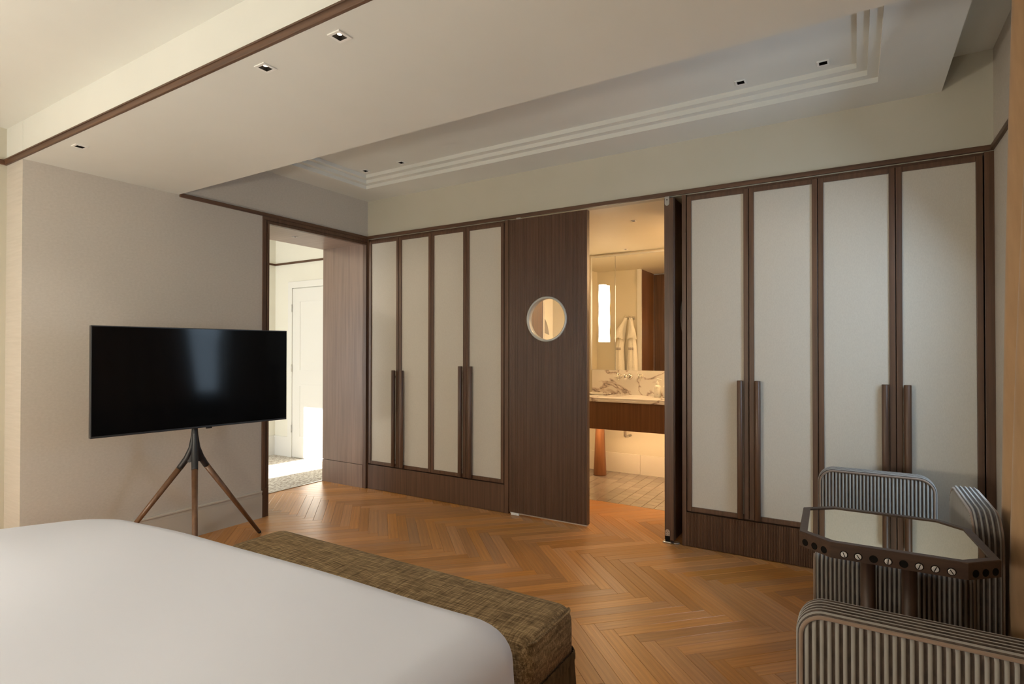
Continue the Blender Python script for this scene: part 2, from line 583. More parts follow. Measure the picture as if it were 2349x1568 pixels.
def seen(x, y):
    v = Vector((x, y)) - cpos
    z = v.dot(cf)
    if z < 0.5: return False
    px = 1174.5 + 1282.6 * v.dot(crt) / z
    py = 802.7 + 1282.6 * 1.315 / z
    if not (-60 < px < 2410 and py < 1640): return False
    if y < -2.15 and x < 3.2: return False
    if x > 3.95 and y > -2.3 and px > 1880: return False
    if y > 0.1 and not (1.5 < x < 3.0): return False
    if x < -0.05 and not (-1.1 < y < 0.05): return False
    if y > 0.05 and px < 1330: return False
    if x < 1.1 and y < -1.9: return False
    return True


cands = []
rest_p, rest_f, rest_r = [], [], []
for r in range(-8, 3):
    for typ in ('A', 'B'):
        yc = PY0 + 2 * HROW * r - (HROW if typ == 'B' else 0)
        for k in range(-60, 40):
            xc = PX0 + k * PW * S2 + (PW / S2 if typ == 'B' else 0)
            pl = [(p[0] + xc, p[1] + yc) for p in full[typ][0]]
            cl = clip(pl, RX0, RX1, RY0, RY1)
            if not cl: continue
            ar = abs(sum(cl[i - 1][0] * cl[i][1] - cl[i][0] * cl[i - 1][1] for i in range(len(cl)))) / 2
            if ar < 0.0008: continue
            whole = len(cl) == 4 and all(min(math.hypot(a[0] - c_[0], a[1] - c_[1]) for c_ in cl) < 1e-6 for a in pl)
            if any(seen(*c_) for c_ in cl) or seen(xc, yc):
                v = Vector((xc, yc)) - cpos
                cands.append((v.length, typ, xc, yc, cl, whole))
            else:
                rest_p.append(cl); rest_f.append(((xc, yc), dirs[typ])); rest_r.append(random.random())
cands.sort(key=lambda c_: c_[0])
for i, (dist, typ, xc, yc, cl, whole) in enumerate(cands):
    if i >= 300:
        rest_p.append(cl); rest_f.append(((xc, yc), dirs[typ])); rest_r.append(random.random()); continue
    if whole:
        o = bpy.data.objects.new('plank', full[typ][1]); o.location = (xc, yc, 0)
    else:
        pl2 = [(p[0] - xc, p[1] - yc) for p in cl]
        o = bpy.data.objects.new('plank', board_mesh('plank', [pl2], [((0, 0), dirs[typ])], [0.0])); o.location = (xc, yc, 0)
    C.objects.link(o); o.parent = floor
o = bpy.data.objects.new('planks', board_mesh('planks', rest_p, rest_f, rest_r))
C.objects.link(o); o.parent = floor; o['kind'] = 'stuff'

# bathroom floor
q = MB(); q.box(0.9, 4.0, YT, 1.92, -0.10, -0.004)
bfloor = struct(q.build('floor_bathroom', 'grout'), 'small square tiles of the bathroom floor', 'floor')
TP = 0.1035
tme = None
for i in range(-7, 8):
    for j in range(0, 12):
        x0 = 2.139 + i * TP; y0 = YT + 0.004 + j * TP
        if x0 > 2.95 or y0 > 1.88: continue
        if tme is None:
            t = MB(); t.box(0.002, TP - 0.002, 0.002, TP - 0.002, -0.006, 0.0, 0, 0.0012)
            tme = t.mesh('tile', 'floor_tile')
        o = bpy.data.objects.new('tile', tme); o.location = (x0, y0, 0); C.objects.link(o); o.parent = bfloor
# hall floor
sbox('floor_hall', -2.24, XH, -2.50, 0.60, -0.10, 0.004, 'carpet', 'speckled brown and cream carpet of the hall', 'carpet')
sbox('trim_1', XH - 0.006, XH + 0.004, DY0, DY1, -0.01, 0.0055, 'steel', 'thin metal strip between parquet and hall carpet', 'trim')

# left wall: thick, with the wood-lined passage to the hall
q = MB(); q.holed('x', YF, 0.0, 0.0, 3.0, XH, 0.0, [(DY0 - 0.02, DY1 + 0.02, -1, 2.345)])
struct(q.build('wall_left', 'wallpaper'), 'cream textile wall behind the television', 'wall')
# hall side beyond the thick wall (keeps the hall closed)
q = MB(); q.box(REC - 0.15, REC, YN - 0.1, YF + 0.04, 0, 3.0)
struct(q.build('wall_left_recess', 'paint'), 'cream wall set back beside the bed', 'wall')
# upper back wall
q = MB(); q.box(0.0, XR, 0.0, 0.06, HT - 0.03, 2.93)
struct(q.build('wall_back', 'paint'), 'cream upper wall above the wardrobes', 'wall')
# right wall with two windows
WIN = [(-2.98, -0.46, 0.55, 2.36)]
q = MB(); q.holed('x', YN - 0.1, 0.06, 0.0, 2.93, XR, XR + 0.38, WIN)
struct(q.build('wall_right', 'wallpaper'), 'cream wall beside the curtain', 'wall')
for n_, w in enumerate(WIN):
    q = MB()
    for a, b_, c, d in ((w[0], w[0] + .05, w[2], w[3]), (w[1] - .05, w[1], w[2], w[3]), (w[0], w[1], w[2], w[2] + .06), (w[0], w[1], w[3] - .05, w[3])):
        q.box(XR + 0.26, XR + 0.31, a, b_, c, d)
    nm = 2 if n_ == 0 else 1
    for k in range(1, nm):
        y = w[0] + (w[1] - w[0]) * k / nm
        q.box(XR + 0.26, XR + 0.31, y - .03, y + .03, w[2], w[3])
    wo = struct(q.build('window_%d' % (n_ + 1), 'white_lacquer', loc=(XR, (w[0] + w[1]) / 2, w[2])), 'white framed window in the right wall', 'window')
    q = MB(); q.box(XR + 0.28, XR + 0.284, w[0] + .02, w[1] - .02, w[2] + .02, w[3] - .02)
    q.build('pane', 'glass', wo)
    q = MB(); q.box(XR - 0.03, XR + 0.32, w[0] - .03, w[1] + .03, w[2] - .03, w[2])
    q.build('sill', 'white_lacquer', wo)
q = MB(); q.box(REC - 0.15, XR + 0.16, YN - 0.12, YN, 0, 2.93)
struct(q.build('wall_front', 'paint'))

# ceilings ------------------------------------------------------------
DLB = [(2.486, -2.529), (2.079, -2.529), (0.503, -2.529)]
DLC = [(3.847, -0.500), (3.441, -0.499), (0.880, -0.488), (0.479, -0.490)]
HOLE = 0.019
q = MB(); q.box(REC, XR, YN, YF, HF, HF + 0.12)
struct(q.build('ceiling', 'ceiling_paint'), 'plain ceiling above the bed', 'ceiling')
q = MB(); q.holed('z', 0.0, XR, YF, YB, HB, HB + 0.10, [(x - HOLE, x + HOLE, y - HOLE, y + HOLE) for x, y in DLB])
q.box(REC, 0.0, YF - 0.001, YF + 0.02, HB, 3.0)
q.box(0.0, XR, YF, YF + 0.02, HB + 0.1, HF + 0.1)
q.box(0, XR, YB - 0.02, YB, HB + 0.1, HC + 0.2)
struct(q.build('ceiling_beam', 'ceiling_paint'), 'wide lowered ceiling beam crossing the room', 'beam')
# rear ceiling with stepped tray and curtain pocket on the right
XP = 4.394
TX0, TX1, TY0, TY1 = 0.305, 4.092, -1.50, -0.312
RS, TD = 0.029, 0.048
q = MB()
zz_ = HC
hx0, hx1, hy0, hy1 = TX0, TX1, TY0, TY1
q.holed('z', 0.0, XP, YB, 0.0, HC, HC + RS, [(hx0, hx1, hy0, hy1)])
for s_ in range(1, 3):
    nx0, nx1, ny0, ny1 = hx0 + TD, hx1 - TD, hy0 + TD, hy1 - TD
    q.holed('z', hx0 - 0.02, hx1 + 0.02, hy0 - 0.02, hy1 + 0.02, HC + RS * s_, HC + RS * (s_ + 1), [(nx0, nx1, ny0, ny1)])
    hx0, hx1, hy0, hy1 = nx0, nx1, ny0, ny1
ZT = HC + 3 * RS
q.holed('z', hx0 - 0.02, hx1 + 0.02, hy0 - 0.02, hy1 + 0.02, ZT, ZT + 0.05, [(x - HOLE, x + HOLE, y - HOLE, y + HOLE) for x, y in DLC])
q.box(XP - 0.02, XP, YB, 0.0, HC + RS, 2.93)
struct(q.build('ceiling_back', 'ceiling_paint'), 'tray ceiling with three shallow steps', 'ceiling')
q = MB(); q.box(XP - 0.02, XR + 0.16, YB - 0.05, 0.06, 2.912, 2.98)
q.box(XP, XR, YB - 0.02, YB + 0.0, HB + 0.1, 2.93)
struct(q.build('ceiling_pocket', 'ceiling_paint'), 'curtain pocket recessed in the ceiling', 'ceiling')

# wooden picture-rail trims
q = MB(); q.box(REC, XR, YF - 0.014, YF, HB - 0.001, HB + 0.030, 0, 0.003)
q.box(REC, XR, YF - 0.018, YF, HB + 0.024, HB + 0.031)
struct(q.build('trim_2', 'wood_x'), 'dark wood strip along the lower edge of the ceiling beam', 'trim')
q = MB(); q.box(REC, REC + 0.014, YN, YF - 0.01, HB, HB + 0.03, 0, 0.003)
struct(q.build('trim_3', 'wood_y'), 'dark wood rail on the recessed wall', 'trim')
q = MB(); q.box(0.0, 0.016, YB + 0.004, 0.0, HT - 0.028, HT, 0, 0.003)
struct(q.build('trim_4', 'wood_y'), 'dark wood rail above the doorway', 'trim')
q = MB(); q.box(0.0, XR, -0.022, 0.0, HT - 0.028, HT, 0, 0.003)
struct(q.build('trim_5', 'wood_x'), 'dark wood rail above the wardrobes', 'trim')
q = MB(); q.box(XR - 0.016, XR, -2.9, -0.02, HT - 0.028, HT, 0, 0.003)
struct(q.build('trim_6', 'wood_y'), 'dark wood rail on the wall beside the curtain', 'trim')
# skirting
q = MB(); q.box(0.0, 0.014, YF, -1.118, 0.0, 0.175); q.box(0.0, 0.010, YF, -1.118, 0.175, 0.205); q.box(0.0, 0.018, YF, -1.118, 0.196, 0.212, 0, 0.004)
struct(q.build('baseboard_left', 'skirting'), 'painted baseboard under the television', 'baseboard')

# doorway casing and lining
q = MB()
for y0, y1 in ((-1.118, -1.090), (-1.080, DY0)):
    q.box(-0.03, 0.012, y0, y1, 0.228, 2.345 if y0 < -1.1 else 2.318, 0, 0.002)
q.box(-0.03, 0.004, -1.0905, -1.0795, 0.228, 2.336)
q.box(-0.03, 0.013, -1.118, DY0, 0.0, 0.228, 0, 0.002)
q.box(-0.03, 0.012, -1.118, 0.0, 2.345, 2.372, 0, 0.002)
q.box(-0.03, 0.004, -1.0905, 0.0, 2.337, 2.345)
q.box(-0.03, 0.012, -1.080, DY1 + 0.013, 2.318, 2.337, 0, 0.002)
q.box(-0.03, 0.012, DY1, DY1 + 0.013, 0.0, 2.318, 0, 0.002)
q.box(-0.03, 0.012, DY1 + 0.017, 0.0, 0.0, 2.345, 0, 0.002)
q.box(-0.03, 0.002, DY1 + 0.013, DY1 + 0.017, 0, 2.336)
struct(q.build('trim_7', 'wood_z'), 'dark wood casing around the hall doorway', 'trim')
q = MB(); q.box(XH, -0.03, DY1, DY1 + 0.02, 0.222, 2.335); q.box(XH, -0.03, DY1 - 0.003, DY1 + 0.02, 0.0, 0.218)
q.box(XH, -0.03, DY0 - 0.02, DY0, 0.0, 2.335)
jl = struct(q.build('trim_8', 'veneer'), 'wood lining of the hall doorway', 'trim')
q = MB(); q.holed('z', XH, -0.03, DY0 - 0.02, DY1 + 0.02, 2.328, 2.345, [(-0.282 - .012, -0.282 + .012, -0.602 - .012, -0.602 + .012)])
q.build('soffit', 'veneer_soffit', jl)

# hall ------------------------------------------------------------------
q = MB(); q.box(-2.4, XH, 0.60, 0.70, 0, 2.75)
struct(q.build('wall_hall_far', 'hall_paint'), 'cream far wall of the hall', 'wall')
q = MB(); q.box(-2.40, -2.24, -2.6, 0.60, 0, 2.75)
struct(q.build('wall_hall_left', 'hall_paint'), 'cream end wall of the hall', 'wall')
q = MB(); q.holed('y', -2.4, XH, 0, 2.75, -2.62, -2.5, [(-2.02, -1.30, 0.3, 2.10)])
struct(q.build('wall_hall_near', 'hall_paint'))
q = MB()
for a in ((-2.02, -1.98, 0.3, 2.10), (-1.34, -1.30, 0.3, 2.10), (-1.98, -1.34, 0.3, 0.35), (-1.98, -1.34, 2.06, 2.10)):
    q.box(a[0], a[1], -2.58, -2.54, a[2], a[3])
w2 = struct(q.build('window_2', 'white_lacquer', loc=(-1.66, -2.56, 0.3)), 'white framed window at the end of the hall', 'window')
q = MB(); q.box(-1.98, -1.34, -2.562, -2.558, 0.35, 2.06); q.build('pane', 'glass', w2)
q = MB(); q.box(-2.4, XH, -2.6, 0.7, 2.73, 2.85)
struct(q.build('ceiling_hall', 'hall_paint'))
q = MB(); q.box(XH - 0.001, -0.45, -0.01, 0.70, 0, 2.75)
struct(q.build('wall_hall_right', 'hall_paint'))
q = MB(); q.box(-2.24, XH, 0.586, 0.60, 2.372, 2.396); q.box(-2.24, -2.226, -2.5, 0.6, 2.372, 2.396)
struct(q.build('trim_9', 'wood_x'), 'thin wood rail high on the hall walls', 'trim')
q = MB(); q.box(-2.24, -1.965, 0.588, 0.60, 0, 0.225); q.box(-2.24, -1.965, 0.584, 0.60, 0.225, 0.245); q.box(-2.24, -2.228, -2.5, 0.6, 0, 0.245)
struct(q.build('baseboard_hall', 'white_lacquer'), 'white baseboard of the hall', 'baseboard')
q = MB(); q.box(-1.965, -1.89, 0.578, 0.60, 0, 2.07); q.box(-1.965, -0.88, 0.578, 0.60, 2.07, 2.15, 0, 0.003); q.box(-0.955, -0.88, 0.578, 0.60, 0, 2.07)
d1 = struct(q.build('door_1', 'white_lacquer', loc=(-1.42, 0.6, 0)), 'cream door in the hall', 'door')
q = MB(); q.box(-1.887, -0.958, 0.585, 0.598, 0.012, 2.062, 0, 0.003)
leaf = q.build('door_leaf', 'white_lacquer', d1)
q = MB()
for z0, z1 in ((0.25, 0.9), (1.05, 1.92)):
    x0, x1 = -1.76, -1.08
    q.box(x0, x1, 0.580, 0.586, z0, z0 + .02); q.box(x0, x1, 0.580, 0.586, z1 - .02, z1)
    q.box(x0, x0 + .02, 0.580, 0.586, z0 + .02, z1 - .02); q.box(x1 - .02, x1, 0.580, 0.586, z0 + .02, z1 - .02)
q.build('moulding', 'white_lacquer', leaf)
for z in (0.31, 1.05, 1.78):
    q = MB(); q.cyl((-1.888, 0.576, z), (-1.888, 0.576, z + 0.09), 0.007, n=10); q.build('hinge', 'steel', d1)

# ------------------------------------------------------------------ wardrobes
def bars(q, pts_bars):
    for a in pts_bars: q.box(*a)


def ribbed(q, u0, u1, z0, z1, pitch, dep, thick, mp, hole=None):
    """vertical half-round ribs on the front (w<0 side) of a slab; mp(u,w,z)->xyz; hole=(uc,zc,r)"""
    n = max(1, round((u1 - u0) / pitch)); p = (u1 - u0) / n
    prof = [(0.0, 0.0), (0.18, 0.75), (0.38, 1.0), (0.62, 1.0), (0.82, 0.75), (1.0, 0.0)]
    for i in range(n):
        a = u0 + i * p
        xs = [(a + t * p, -dep * h) for t, h in prof]
        segs = [(lambda u: z0, lambda u: z1)]
        if hole and hole[0] - hole[2] < a + p / 2 < hole[0] + hole[2]:
            def lo(u): return hole[1] - math.sqrt(max(0, hole[2] ** 2 - (u - hole[0]) ** 2))
            def hi(u): return hole[1] + math.sqrt(max(0, hole[2] ** 2 - (u - hole[0]) ** 2))
            segs = [(lambda u: z0, lo), (hi, lambda u: z1)]
        for fa, fb in segs:
            for j in range(len(xs) - 1):
                (ua, wa), (ub, wb) = xs[j], xs[j + 1]
                q.poly([mp(ua, wa, fa(ua)), mp(ub, wb, fa(ub)), mp(ub, wb, fb(ub)), mp(ua, wa, fb(ua))])
            ua, ub = a, a + p
            q.poly([mp(ua, thick, fa(ua)), mp(ua, thick, fb(ua)), mp(ub, thick, fb(ub)), mp(ub, thick, fa(ub))])
            for fz in (fa, fb):
                for j in range(len(xs) - 1):
                    (ua, wa), (ub, wb) = xs[j], xs[j + 1]
                    q.poly([mp(ua, wa, fz(ua)), mp(ub, wb, fz(ub)), mp(ub, thick, fz(ub)), mp(ua, thick, fz(ua))])
    for u in (u0, u1):
        q.poly([mp(u, 0, z0), mp(u, thick, z0), mp(u, thick, z1), mp(u, 0, z1)])


def wardrobe(label, xa, seams, xb, ribbed_plinth, handle_tops):
    """seams = 5 x-positions of the door edges; xa/xb outer sides incl. posts"""
    t = thing('wardrobe', label, 'wardrobe', ((xa + xb) / 2, 0.3, 0.0), 'built-in wardrobes along the back wall')
    q = MB(); q.holed('y', xa, xb, 0.0, 2.370, 0.50, 0.52)
    q.box(xa, xa + 0.018, 0.012, 0.50, 0.0, 2.37); q.box(xb - 0.018, xb, 0.012, 0.50, 0.0, 2.37); q.box(xa + 0.018, xb - 0.018, 0.012, 0.50, 2.355, 2.37)
    q.box(seams[0], seams[-1], 0.022, 0.03, 0.0, 2.37)
    q.build('carcass', 'wood_z', t)
    for a, b_ in ((xa, seams[0] - 0.004), (seams[-1] + 0.004, xb)):
        q = MB(); q.box(a, b_, -0.012, 0.03, 0.0, 2.368, 0, 0.002); q.build('post', 'wood_z', t)
    q = MB()
    if ribbed_plinth:
        ribbed(q, seams[0] - 0.003, seams[-1] + 0.003, 0.004, 0.228, 0.0092, 0.0035, 0.03, lambda u, w, z: (u, -0.012 + w, z))
    else:
        q.box(seams[0] - 0.003, seams[-1] + 0.003, -0.014, 0.02, 0.002, 0.228, 0, 0.002)
    q.build('plinth', 'wood_z', t)
    FW = 0.029
    for i in range(4):
        a, b_ = seams[i] + 0.0018, seams[i + 1] - 0.0018
        z0, z1 = 0.238, 2.352
        q = MB()
        q.box(a, a + FW, -0.014, 0.018, z0, z1, 0, 0.0025); q.box(b_ - FW, b_, -0.014, 0.018, z0, z1, 0, 0.0025)
        q.box(a + FW, b_ - FW, -0.013, 0.017, z0, z0 + FW, 0, 0.002); q.box(a + FW, b_ - FW, -0.013, 0.017, z1 - FW, z1, 0, 0.002)
        d = q.build('door', 'wood_z', t)
        q = MB(); q.box(a + FW - 0.004, b_ - FW + 0.004, -0.003, 0.012, z0 + FW - 0.004, z1 - FW + 0.004)
        q.build('panel', 'door_fabric', d)['label'] = 'cream fabric panel'
        hx = (b_ - 0.050) if i % 2 == 0 else (a + 0.050)
        ht = handle_tops[i // 2]
        q = MB()
        q.lathe((hx, -0.028, 0.243), [(0.0165, 0), (0.0180, 0.003), (0.0180, ht - 0.246), (0.0165, ht - 0.243)], n=20)
        for zz in (0.30, ht - 0.06): q.cyl((hx, -0.02, zz), (hx, 0.0, zz), 0.006, n=8)
        q.build('handle', 'wood_z', d)['label'] = 'long round dark wood handle'
    return t


wardrobe('four-door cream and dark wood wardrobe with smooth plinth beside the hall doorway', 0.0, [0.030, 0.412, 0.794, 1.176, 1.557], 1.600, False, (1.128, 1.178))
wardrobe('four-door cream and dark wood wardrobe with ribbed plinth behind the chairs', 2.984, [3.016, 3.406, 3.794, 4.181, 4.567], XR, True, (1.122, 1.122))

# ------------------------------------------------------------------ ribbed bathroom doors
def bath_door(label, u0, u1, mp, thick):
    org = mp((u0 + u1) / 2, 0.02, 0.0)
    t = thing('ribbed_door', label, 'door', (org[0], org[1], 0.0), 'ribbed bathroom doors with portholes')
    uc, zc, R_ = (u0 + u1) / 2, 1.555, 0.167
    q = MB()
    ribbed(q, u0 + 0.004, u1 - 0.004, 0.022, 2.358, 0.0105, 0.0032, thick, mp, (uc, zc, R_ - 0.004))
    q.build('leaf', 'wood_z', t)
    # porthole ring through the leaf
    q = MB()
    n = 48
    prof = [(R_ - 0.008, -0.007), (R_ - 0.003, -0.010), (R_ + 0.006, -0.009), (R_ + 0.009, -0.003), (R_ + 0.009, thick + 0.004), (R_ + 0.006, thick + 0.008), (R_ - 0.005, thick + 0.008), (R_ - 0.008, thick + 0.004)]
    k = len(q.v)
    for r, w in prof:
        for i in range(n):
            a = 2 * math.pi * i / n
            q.v.append(mp(uc + r * math.cos(a), w, zc + r * math.sin(a)))
    m_ = len(prof)
    for j in range(m_):
        for i in range(n):
            q.face((k + j * n + i, k + j * n + (i + 1) % n, k + ((j + 1) % m_) * n + (i + 1) % n, k + ((j + 1) % m_) * n + i), 0, True)
    ring = q.build('porthole_ring', 'pale_ring', t)
    ring['label'] = 'pale round porthole frame'
    q = MB()
    for w in (0.018, 0.024):
        q.poly([mp(uc + (R_ - 0.006) * math.cos(2 * math.pi * i / n), w, zc + (R_ - 0.006) * math.sin(2 * math.pi * i / n)) for i in range(n)])
    q.build('porthole_glass', 'glass', ring)
    return t


dl_ = bath_door('closed dark ribbed door with round porthole left of the bathroom opening', 1.607, 2.296, lambda u, w, z: (u, -0.020 + w, z), 0.042)
q = MB(); q.box(1.632, 1.705, -0.028, 0.02, 0.001, 0.020, 0, 0.003); q.build('floor_guide', 'fixture_white', dl_)
q = MB(); q.box(1.68, 1.72, -0.026, 0.02, 2.358, 2.371, 0, 0.002); q.build('top_pivot', 'steel', dl_)
q = MB(); q.box(1.62, 2.29, -0.018, 0.012, 0.012, 0.022); q.build('bottom_seal', 'steel', dl_)
# opened leaf, standing at a right angle to the wall
dr_ = bath_door('open dark ribbed door seen edge-on right of the bathroom opening', -0.018, 0.672, lambda u, w, z: (2.929 - w, u, z), 0.060)
q = MB(); q.box(2.868, 2.931, -0.026, -0.014, 0.022, 2.358, 0, 0.002)
q.build('edge_strip', 'wood_z', dr_)


def plate(z0, z1, up):
    q = MB()
    pts = []
    xc, hw = 2.889, 0.0155
    cz = z1 - hw if up else z0 + hw
    n = 12
    arc = [(xc + hw * math.cos(math.pi * i / n), cz + (hw if up else -hw) * math.sin(math.pi * i / n)) for i in range(n + 1)]
    base = z0 if up else z1
    pts = arc + [(xc - hw, base), (xc + hw, base)]
    k = len(q.v)
    q.v += [(x, -0.0300, z) for x, z in pts] + [(x, -0.0262, z) for x, z in pts]
    m_ = len(pts)
    q.face(range(k, k + m_)); q.face(range(k + m_, k + 2 * m_))
    for i in range(m_): q.face((k + i, k + (i + 1) % m_, k + m_ + (i + 1) % m_, k + m_ + i))
    return q


p1 = plate(0.052, 0.095, True).build('pivot_plate', 'steel', dr_)
for dx, z in ((0, 0.084), (-0.008, 0.074), (0.008, 0.074), (-0.009, 0.06), (0.009, 0.06)):
    q = MB(); q.cyl((2.889 + dx, -0.0312, z), (2.889 + dx, -0.0295, z), 0.0022, n=8); q.build('screw', 'dark_recess', p1)
p2 = plate(2.305, 2.368, False).build('pivot_plate', 'steel', dr_)
q = MB(); q.cyl((2.889, -0.0312, 2.345), (2.889, -0.0295, 2.345), 0.004, n=10); q.build('screw', 'dark_recess', p2)
q = MB(); q.box(2.874, 2.904, -0.0305, -0.02, 0.012, 0.050); q.build('pivot_block', 'dark_recess', dr_)
q = MB(); q.box(2.855, 2.915, -0.032, 0.02, 0.0005, 0.012, 0, 0.003); q.lathe((2.94, 0.0, 0.001), [(0.026, 0), (0.026, 0.006), (0.02, 0.008)], n=18)
q.build('floor_pivot', 'steel', dr_)

# ------------------------------------------------------------------ bathroom shell
BC = 2.371
DLBA = [(2.447, 0.560), (1.945, 1.745)]
q = MB(); q.holed('z', 0.9, 4.1, 0.02, 1.95, BC, BC + 0.05, [(x - .012, x + .012, y - .012, y + .012) for x, y in DLBA])
struct(q.build('ceiling_bathroom', 'bath_paint'), 'warm lit bathroom ceiling', 'ceiling')
q = MB(); q.box(0.9, 4.0, 1.925, 2.0, 0, BC + 0.05)
struct(q.build('wall_bathroom_back', 'bath_paint'), 'cream back wall of the bathroom', 'wall')
q = MB(); q.box(0.9, 1.0, 0.525, 1.95, 0, BC + 0.05)
struct(q.build('wall_bathroom_left', 'bath_paint'))
q = MB(); q.box(4.0, 4.1, 0.64, 1.95, 0, BC + 0.05)
struct(q.build('wall_bathroom_right', 'bath_paint'))
q = MB(); q.box(1.0, 1.598, 0.525, 0.570, 0, BC); q.box(2.99, 4.0, 0.645, 0.795, 0, BC)
struct(q.build('wall_bathroom_near', 'bath_paint'), 'cream bathroom wall behind the robes', 'wall')
q = MB(); q.box(1.562, 1.614, 0.5705, 0.582, 0, BC); q.box(1.6105, 1.614, 0.545, 0.5705, 0, BC)
struct(q.build('trim_10', 'white_lacquer'), 'cream corner post beside the robes', 'trim')
q = MB(); q.box(1.6005, 1.610, 0.026, 0.570, 0, BC); 
struct(q.build('trim_11', 'vanity_wood'), 'wood lining left of the bathroom passage', 'trim')
q = MB()
for x0, x1 in ((1.0, 1.44), (1.44, 2.041), (2.043, 2.64), (2.642, 3.24), (3.242, 4.0)):
    q.box(x0 + .001, x1 - .001, 1.912, 1.926, 0.0, 0.208, 0, 0.002)
struct(q.build('baseboard_bathroom', 'bath_tile_wall'), 'cream stone baseboard under the vanity', 'baseboard')

# mirror: two panels
t = thing('bathroom_mirror', 'tall two-part wall mirror above the marble backsplash', 'mirror', (1.9, 1.92, 1.10))
q = MB(); q.box(1.485, 3.2, 1.908, 1.9245, 1.096, 2.346); q.build('backing', 'white_lacquer', t)
for a, b_ in ((1.500, 1.768), (1.772, 3.19)):
    q = MB(); q.box(a, b_, 1.902, 1.9075, 1.101, 2.336, 0, 0.001); q.build('mirror_panel', 'mirror', t)
q = MB(); q.box(1.485, 3.2, 1.895, 1.92, 2.338, 2.352); q.box(1.484, 1.4985, 1.898, 1.92, 1.10, 2.34); q.build('frame', 'white_lacquer', t)

# vanity
VY = 1.385
t = thing('vanity', 'marble-topped bathroom vanity with brown wood front and conical leg', 'vanity', (2.3, 1.65, 0.0))
q = MB(); q.box(1.46, 3.1, VY + 0.006, VY + 0.026, 0.527, 0.800, 0, 0.002); q.box(1.46, 1.48, VY + .02, 1.90, 0.527, 0.80); q.box(3.08, 3.1, VY + .02, 1.90, 0.527, 0.80)
q.box(1.48, 3.08, VY + 0.026, 1.90, 0.545, 0.56)
q.build('apron', 'vanity_wood', t)
q = MB(); q.box(1.45, 3.11, VY, 1.905, 0.800, 0.822, 0, 0.003); q.box(1.45, 3.11, VY + 0.006, 1.905, 0.822, 0.842, 0, 0.004)
q.build('countertop', 'marble', t)
q = MB(); q.box(1.505, 3.11, 1.885, 1.9105, 0.842, 1.098, 0, 0.002)
q.build('backsplash', 'marble', t)
for x in (1.683, 2.9):
    q = MB(); q.lathe((x, 1.685, 0.001), [(0.066, 0), (0.068, 0.01), (0.045, 0.53), (0.045, 0.545)], n=32); q.build('leg', 'cone_wood', t)
q = MB(); q.cyl((1.94, 1.74, 0.42), (1.94, 1.74, 0.55), 0.016, n=14); q.tube([(1.94, 1.74, 0.44), (1.94, 1.76, 0.415), (1.94, 1.80, 0.41), (1.94, 1.905, 0.41)], 0.014)
q.build('drain_pipe', 'chrome', t)
q = MB(); q.box(1.50, 3.06, VY + 0.050, VY + 0.068, 0.536, 0.546); q.build('light_strip', 'bath_lamp_on', t)
light('vanity_light', 'AREA', (2.28, VY + 0.06, 0.530), 8, (1.0, 0.62, 0.30), (2.28, VY + 0.55, 0.0), shape='RECTANGLE', size=1.5, size_y=0.03)

# tap set
t = thing('wall_tap', 'chrome three-piece wall tap with cross handles on the backsplash', 'tap', (1.945, 1.885, 1.037))
for i, x in enumerate((1.828, 2.062)):
    q = MB(); yb = 1.8855
    q.lathe((x, yb, 1.037), [(0.028, 0), (0.028, 0.006), (0.016, 0.012), (0.012, 0.045), (0.016, 0.05), (0.016, 0.062), (0.008, 0.068)], axis=(0, -1, 0), n=20)
    a0 = 0.15 if i == 0 else 0.5
    for k in range(4):
        a = a0 + k * math.pi / 2
        q.cyl((x, yb - 0.055, 1.037), (x + 0.040 * math.cos(a), yb - 0.055, 1.037 + 0.040 * math.sin(a)), 0.006, 0.0045, n=8)
        q.lathe((x + 0.040 * math.cos(a), yb - 0.055, 1.037 + 0.040 * math.sin(a)), [(0.003, -0.007), (0.007, -0.003), (0.007, 0.003), (0.003, 0.007)], axis=(math.cos(a), 0, math.sin(a)), n=8)
    q.build('cross_handle', 'chrome', t)
q = MB()
q.lathe((1.945, 1.8855, 1.037), [(0.032, 0), (0.032, 0.006), (0.022, 0.012), (0.019, 0.03)], axis=(0, -1, 0), n=22)
q.tube([(1.945, 1.86, 1.037), (1.945, 1.80, 1.040), (1.945, 1.755, 1.036), (1.945, 1.735, 1.015)], [0.017, 0.016, 0.015, 0.014], n=12)
q.lathe((1.945, 1.728, 1.038), [(0.005, -0.026), (0.02, -0.02), (0.0275, 0.0), (0.02, 0.02), (0.005, 0.026)], n=16)
q.build('spout', 'chrome', t)

